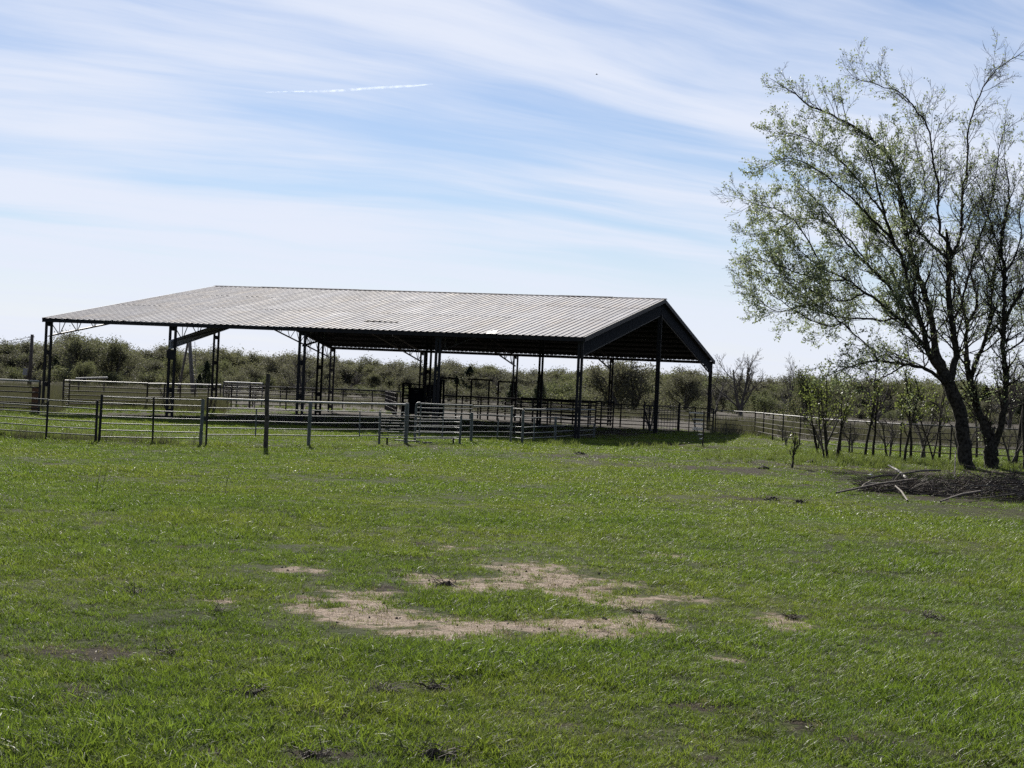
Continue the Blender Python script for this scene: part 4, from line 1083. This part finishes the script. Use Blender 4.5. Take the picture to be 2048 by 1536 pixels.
# ------------------------------------------------------------------ clods in the grass
for k, (x, y, wpx, lab) in enumerate(((893, 1176, 58, 'dark crumbly heap on the upper left rim of the sandy patch'), (503, 1389, 66, 'dark clod of earth and dead grass near the lower left'), (872, 1508, 120, 'biggest dark heap of matted dead grass at the bottom edge'),
        (870, 1372, 62, 'flat dark clod right of a smaller pair below the sandy patch'), (768, 1380, 42, 'small dark clod, lower of the pair below the sandy patch'), (1866, 1235, 46, 'lone dark clod in the grass at the right'),
        (270, 1191, 40, 'small dark clod left of the sandy patch'), (440, 1236, 40, 'small dark clod between the dark earth strip and the sandy patch'), (1275, 1226, 24, 'tiny dark clod on the lower right rim of the sandy patch'), (1318, 1240, 26, 'tiny dark clod farthest right on the sandy patch'),
        (1585, 1232, 30, 'dark clod on the small sandy patch to the right'), (620, 1512, 60, 'dark matted clod at the bottom left of the biggest heap'), (330, 1312, 44, 'dark clod at the right end of the dark earth strip'),
        (1545, 1001, 40, 'left of two distant dark clods before the saplings'), (1600, 1005, 36, 'right of two distant dark clods before the saplings'), (1160, 908, 34, 'dark rut heap at the edge of the barn shadow'))):
    p = g(x, y); p.z = gz(p); R0 = max(wpx / F_PX * p.y / 2, .06)
    rs = np.random.RandomState(k); m = MB(); n, kk = 14, 5
    ht = R0 * .32
    m.v.append(p + Vector((0, 0, ht)))
    for i in range(1, kk + 1):
        for j in range(n):
            f = i / kk; r = R0 * f * rs.uniform(.8, 1.25)
            m.v.append(p + Vector((r * math.cos(6.283 * j / n), r * .8 * math.sin(6.283 * j / n), ht * (1 - f * f) * rs.uniform(.5, 1.5) - .015)))
    for j in range(n): m.f.append((0, 1 + j, 1 + (j + 1) % n))
    for i in range(kk - 1):
        for j in range(n): m.f.append((1 + i * n + j, 1 + (i + 1) * n + j, 1 + (i + 1) * n + (j + 1) % n, 1 + i * n + (j + 1) % n))
    root = thing('dirt_clod', p, lab, 'clod', 'dark clods in the pasture')
    m.build('heap', M['dung'], root)
    m = MB(); rgc = random.Random(k)
    for s in range(26):
        a = rgc.uniform(0, 6.283); r = R0 * math.sqrt(rgc.random()) * 1.05
        q = p + Vector((r * math.cos(a), r * .8 * math.sin(a), ht * .5)); d = Vector((rgc.gauss(0, 1), rgc.gauss(0, 1), rgc.uniform(.0, .6))).normalized() * rgc.uniform(.05, .16)
        m.tube([q, q + d * .6 + Vector((0, 0, .015)), q + d], [.0035, .003, .0015], 3, False)
    o = m.build('dead_stems', M['stick'], root); o['kind'] = 'stuff'
for k, (x, y, lab) in enumerate(((192, 985, 'pair of tall dry stems standing in the grass at the left'), (449, 990, 'single tall dry stem right of the pair of stems'))):
    p = on(g(x, y)); r = thing('tall_stem', p, lab, 'grass stem')
    for s in range(2 - k):
        m = MB(); q = p + Vector((.10 * s, 0, -.02)); m.tube([q, q + Vector((.03, 0, .25)), q + Vector((.08, 0, .48))], [.006, .005, .003], 4); m.build('stem', M['stick'], r)

# ------------------------------------------------------------------ sky things
ta = at(530, 188, 20000); tb = at(865, 171, 20000)
ctr = thing('contrail', (ta + tb) / 2, 'short straight white vapour trail high above the barn', 'contrail')
mm, t, out = mat_new('vapour')
geo = t.new('ShaderNodeNewGeometry'); lw = t.new('ShaderNodeLayerWeight'); lw.inputs[0].default_value = .5
nz = t.noise(geo.outputs['Position'], .012, 5.0, .65)
al = t.math('MULTIPLY', t.ramp(nz, .34, .66, .0, .32), t.ramp(lw.outputs['Facing'], .10, .9, .30, 0))
trl = t.new('ShaderNodeBsdfTranslucent'); trl.inputs[0].default_value = (.9, .9, .9, 1)
tp_ = t.new('ShaderNodeBsdfTransparent'); mx = t.new('ShaderNodeMixShader')
dfl = t.new('ShaderNodeBsdfDiffuse'); dfl.inputs[0].default_value = (.9, .9, .9, 1)
ad = t.new('ShaderNodeAddShader'); t.l.new(trl.outputs[0], ad.inputs[0]); t.l.new(dfl.outputs[0], ad.inputs[1])
t.l.new(al, mx.inputs[0]); t.l.new(tp_.outputs[0], mx.inputs[1]); t.l.new(ad.outputs[0], mx.inputs[2]); t.l.new(mx.outputs[0], out.inputs[0])
m = MB(); pts = [ta.lerp(tb, k / 24) + Vector((0, 0, 4 * math.sin(k * .5) + (9 * (k / 24 - .5)) ** 2 * 1.0)) for k in range(25)]
m.tube(pts, [3 + 15 * min(1, k / 9) * (1 if k < 21 else (25 - k) / 5) for k in range(25)], 10)
m.build('trail', mm, ctr, True)
bq = at(1193, 149, 240)
bd = thing('bird', bq, 'tiny dark bird gliding high right of the vapour trail', 'bird')
m = MB(); m.tube([bq + Vector((-.12, 0, 0)), bq, bq + Vector((.14, 0, .02)), bq + Vector((.22, 0, .03))], [.02, .055, .04, .012], 6)
for s in (-1, 1):
    m.poly([bq + Vector((.09, 0, .02)), bq + Vector((-.06, 0, .02)), bq + Vector((-.05, .26 * s, .09)), bq + Vector((.07, .24 * s, .09))])
    m.poly([bq + Vector((.07, .24 * s, .09)), bq + Vector((-.05, .26 * s, .09)), bq + Vector((-.10, .5 * s, .05))])
m.build('body', M['wire'], bd)

# ------------------------------------------------------------------ grass and weeds (geometry nodes)
def blades(name, n, rad, hmin, hmax, wd, lean, mat, seed, seg=2, curl=.5):
    rs = np.random.RandomState(seed); Vv = []; Ff = []
    for i in range(n):
        r = rad * math.sqrt(rs.rand()); a = rs.rand() * 6.283; p = np.array([r * math.cos(a), r * math.sin(a), -.01])
        h = rs.uniform(hmin, hmax); b = rs.rand() * 6.283; ld = np.array([math.cos(b), math.sin(b), 0]); le = rs.uniform(.2, 1) * lean
        face = b + rs.normal(0, .6) + 1.57; sdv = np.array([math.cos(face), math.sin(face), 0]) * wd * rs.uniform(.7, 1.3) / 2
        k0 = len(Vv)
        for s in range(seg + 1):
            f = s / seg; c = p + ld * (le * h * f ** (1 + curl)) + np.array([0, 0, h * f * (1 - .25 * le * f)])
            tw = 1 - .85 * f ** 1.5
            Vv += [c - sdv * tw, c + sdv * tw]
        for s in range(seg): Ff.append((k0 + 2 * s, k0 + 2 * s + 1, k0 + 2 * s + 3, k0 + 2 * s + 2))
    me = fast_mesh(name, np.array(Vv), np.array(Ff), mat)
    me.polygons.foreach_set('use_smooth', [True] * len(Ff))
    return bpy.data.objects.new(name, me)
def scatter(name, P, S, protos, label_kind='stuff', seed=0, tilt=.12):
    """instances of the proto tufts on the points P with sizes S"""
    rs = np.random.RandomState(seed)
    me = bpy.data.meshes.new(name); n = len(P)
    me.vertices.add(n); me.vertices.foreach_set('co', np.ascontiguousarray(P, np.float32).ravel())
    for nm, arr in (('sc', S), ('rz', rs.rand(n) * 6.283), ('tx', rs.normal(0, tilt, n))):
        a = me.attributes.new(nm, 'FLOAT', 'POINT'); a.data.foreach_set('value', np.asarray(arr, np.float32))
    a = me.attributes.new('pick', 'INT', 'POINT'); a.data.foreach_set('value', rs.randint(0, len(protos), n).astype(np.int32))
    o = link(name, me); o['kind'] = 'stuff'
    c = bpy.data.collections.new(name + '_tufts')
    for q in protos: c.objects.link(q)
    ng = bpy.data.node_groups.new(name + '_scatter', 'GeometryNodeTree')
    ng.interface.new_socket('Geometry', in_out='INPUT', socket_type='NodeSocketGeometry'); ng.interface.new_socket('Geometry', in_out='OUTPUT', socket_type='NodeSocketGeometry')
    N = ng.nodes; L = ng.links
    gi = N.new('NodeGroupInput'); go = N.new('NodeGroupOutput'); ip = N.new('GeometryNodeInstanceOnPoints'); ci = N.new('GeometryNodeCollectionInfo')
    ci.inputs['Collection'].default_value = c; ci.inputs['Separate Children'].default_value = True; ci.inputs['Reset Children'].default_value = True
    def at_(nm, ty):
        k = N.new('GeometryNodeInputNamedAttribute'); k.data_type = ty; k.inputs[0].default_value = nm
        return k.outputs[0]
    cx = N.new('ShaderNodeCombineXYZ'); L.new(at_('tx', 'FLOAT'), cx.inputs[0]); L.new(at_('rz', 'FLOAT'), cx.inputs[2])
    er = N.new('FunctionNodeEulerToRotation'); L.new(cx.outputs[0], er.inputs[0])
    L.new(gi.outputs[0], ip.inputs['Points']); L.new(ci.outputs[0], ip.inputs['Instance']); ip.inputs['Pick Instance'].default_value = True
    L.new(at_('pick', 'INT'), ip.inputs['Instance Index']); L.new(er.outputs[0], ip.inputs['Rotation']); L.new(at_('sc', 'FLOAT'), ip.inputs['Scale'])
    L.new(ip.outputs[0], go.inputs[0])
    md = o.modifiers.new('scatter', 'NODES'); md.node_group = ng
    return o
rs = np.random.RandomState(11)
PX, PY, PS = [], [], []
for (y0, y1, dens, sc) in ((6.0, 13, 190, 1.0), (13, 20, 130, 1.05), (20, 32, 75, 1.2), (32, 50, 34, 1.5), (50, 78, 14, 1.9), (78, 112, 4.0, 2.3)):
    wx = .36 * y1 + 6.5
    n = int(2 * wx * (y1 - y0) * dens)
    x = rs.uniform(-wx, wx, n); y = rs.uniform(y0, y1, n)
    k = np.abs(x) < .36 * y + 6.5; x = x[k]; y = y[k]
    PX.append(x); PY.append(y); PS.append(sc * rs.uniform(.7, 1.25, len(x)))
PX = np.concatenate(PX); PY = np.concatenate(PY); PS = np.concatenate(PS)
s_, d_, f_ = soil_dark(PX, PY)
patch = vnoise(PX, PY, .45, 2, 8)
lush = vnoise(PX, PY, 1.6, 3, 9)
bare = np.clip(np.maximum(s_ * 1.25, d_ * .95) + .7 * (patch - .5), 0, 1)
bare = np.where(np.maximum(s_, d_) < .04, 0, bare)
clumpy = np.clip((vnoise(PX, PY, .22, 2, 51) - .46) * 6, 0, 1)
bare = bare * (1 - .68 * clumpy)
keep = (rs.rand(len(PX)) > np.clip(bare * 1.35 - .12, 0, .965)) & (rs.rand(len(PX)) > f_ * 1.2) & (rs.rand(len(PX)) < .55 + .9 * lush)
PX, PY, PS, lush = PX[keep], PY[keep], PS[keep], lush[keep]
bare = bare[keep]
PS = PS * (.45 + 1.15 * lush) * (1 - .5 * bare)
tall = vnoise(PX, PY, .8, 2, 14) > .66
PS = np.where(tall, PS * 1.25, PS)
P = np.stack([PX, PY, height(PX, PY)], 1)
pro = [blades('grass_tuft', 40, .105, .018, .066, .0060, 1.5, M['grass'], 50 + i) for i in range(5)]
far = PY > 28
tag(scatter('grass', P[~far], PS[~far], pro, seed=3, tilt=.2), 'short uneven green grass covering the near pasture')
pro = [blades('far_grass_tuft', 52, .22, .014, .060, .012, 1.5, M['grass'], 60 + i) for i in range(4)]
tag(scatter('far_grass', P[far], PS[far] * .62, pro, seed=4, tilt=.15), 'short grass of the farther pasture out to the pens')
# dry stubble on the sandy patches
n = 20000; x = rs.uniform(-5, 8, n); y = rs.uniform(10, 26, n); s1, d1, _ = soil_dark(x, y)
k = rs.rand(n) < .55 * np.maximum(s1, .8 * d1); x, y = x[k], y[k]
pro = [blades('stubble_tuft', 14, .07, .015, .06, .005, 1.6, M['straw'], 70 + i) for i in range(3)]
tag(scatter('stubble', np.stack([x, y, height(x, y)], 1), rs.uniform(.6, 1.2, len(x)), pro, seed=5, tilt=.3), 'sparse dry stubble on the bare sandy patches')
n = 9000; x = rs.uniform(-6, 9, n); y = rs.uniform(9, 27, n); s1, d1, _ = soil_dark(x, y)
k = rs.rand(n) < .40 * np.maximum(s1, d1) * (vnoise(x, y, .3, 2, 40) > .45); x, y = x[k], y[k]
def crumb(seed):
    r_ = np.random.RandomState(seed); V_ = r_.normal(0, 1, (6, 3)); V_ = np.array([[1, 0, 0], [-1, 0, 0], [0, 1, 0], [0, -1, 0], [0, 0, .8], [0, 0, -.6]]) * r_.uniform(.6, 1.3, (6, 1)) * .02
    me_ = bpy.data.meshes.new('crumb'); me_.from_pydata([tuple(a) for a in V_], [], [(0, 2, 4), (2, 1, 4), (1, 3, 4), (3, 0, 4), (2, 0, 5), (1, 2, 5), (3, 1, 5), (0, 3, 5)]); me_.materials.append(M['crumb'])
    return bpy.data.objects.new('crumb', me_)
M['crumb'] = simple('soil_crumb', (0.055, 0.042, 0.030), (0.16, 0.125, 0.095), 3.0, 0.9)
tag(scatter('soil_crumbs', np.stack([x, y, height(x, y) + .004], 1), rs.uniform(.3, 1.1, len(x)), [crumb(i) for i in range(3)], seed=8), 'small crumbs of earth on the bare patches')
# dead weeds behind the fences
x = []; y = []
for (a0, a1, Y0_, Y1_, n) in ((-100, 450, 95, 122, 2600), (-100, 450, 122, 190, 1800), (450, 1420, 142, 185, 1500), (1420, 2200, 97, 150, 2300), (-100, 120, 79, 95, 500), (-20, 420, 49.2, 50.6, 90)):
    yy = rs.uniform(Y0_, Y1_, n); pxx = rs.uniform(a0, a1, n); x.append((pxx - 1024) / F_PX * yy); y.append(yy)
x = np.concatenate(x); y = np.concatenate(y)
M['dead'] = leaf_mat('dead_weed_stalk', (0.085, 0.070, 0.060), (0.20, 0.175, 0.155), 0.15, .8, .6)
pro = [blades('weed_tuft', 16, .5, .35, .95, .022, .35, M['dead'], 80 + i, 2, .3) for i in range(4)]
tag(scatter('dead_weeds', np.stack([x, y, height(x, y)], 1), rs.uniform(.5, 1.2, len(x)) * np.clip((y - 30) / 60, .45, 1), pro, seed=6), 'grey brown dead weed stalks in the field behind the pens')
# green weeds by the fences and round the trees
x = []; y = []
for (a0, a1, Y0_, Y1_, n) in ((-60, 420, 49.8, 52, 260), (-60, 130, 76, 84, 120), (130, 460, 88, 97, 350), (440, 830, 118, 128, 300), (1480, 1720, 62, 70, 130), (1430, 1950, 56.5, 62.5, 260), (1700, 2100, 60, 66, 200), (1430, 1560, 92, 100, 60), (1000, 1180, 64, 67, 30), (1250, 1460, 66, 70, 40)):
    yy = rs.uniform(Y0_, Y1_, n); pxx = rs.uniform(a0, a1, n); x.append((pxx - 1024) / F_PX * yy - .3); y.append(yy)
x = np.concatenate(x); y = np.concatenate(y); k = vnoise(x, y, 1.2, 2, 4) > .45; x, y = x[k], y[k]
M['weed'] = leaf_mat('green_weed', (0.045, 0.075, 0.025), (0.10, 0.13, 0.05), 0.45, .6, .6)
pro = [blades('green_weed_tuft', 26, .22, .10, .38, .022, .8, M['weed'], 90 + i, 2, .4) for i in range(4)]
tag(scatter('green_weeds', np.stack([x, y, height(x, y)], 1), rs.uniform(.4, 1.0, len(x)), pro, seed=7), 'ragged green weeds along the fences and under the trees')
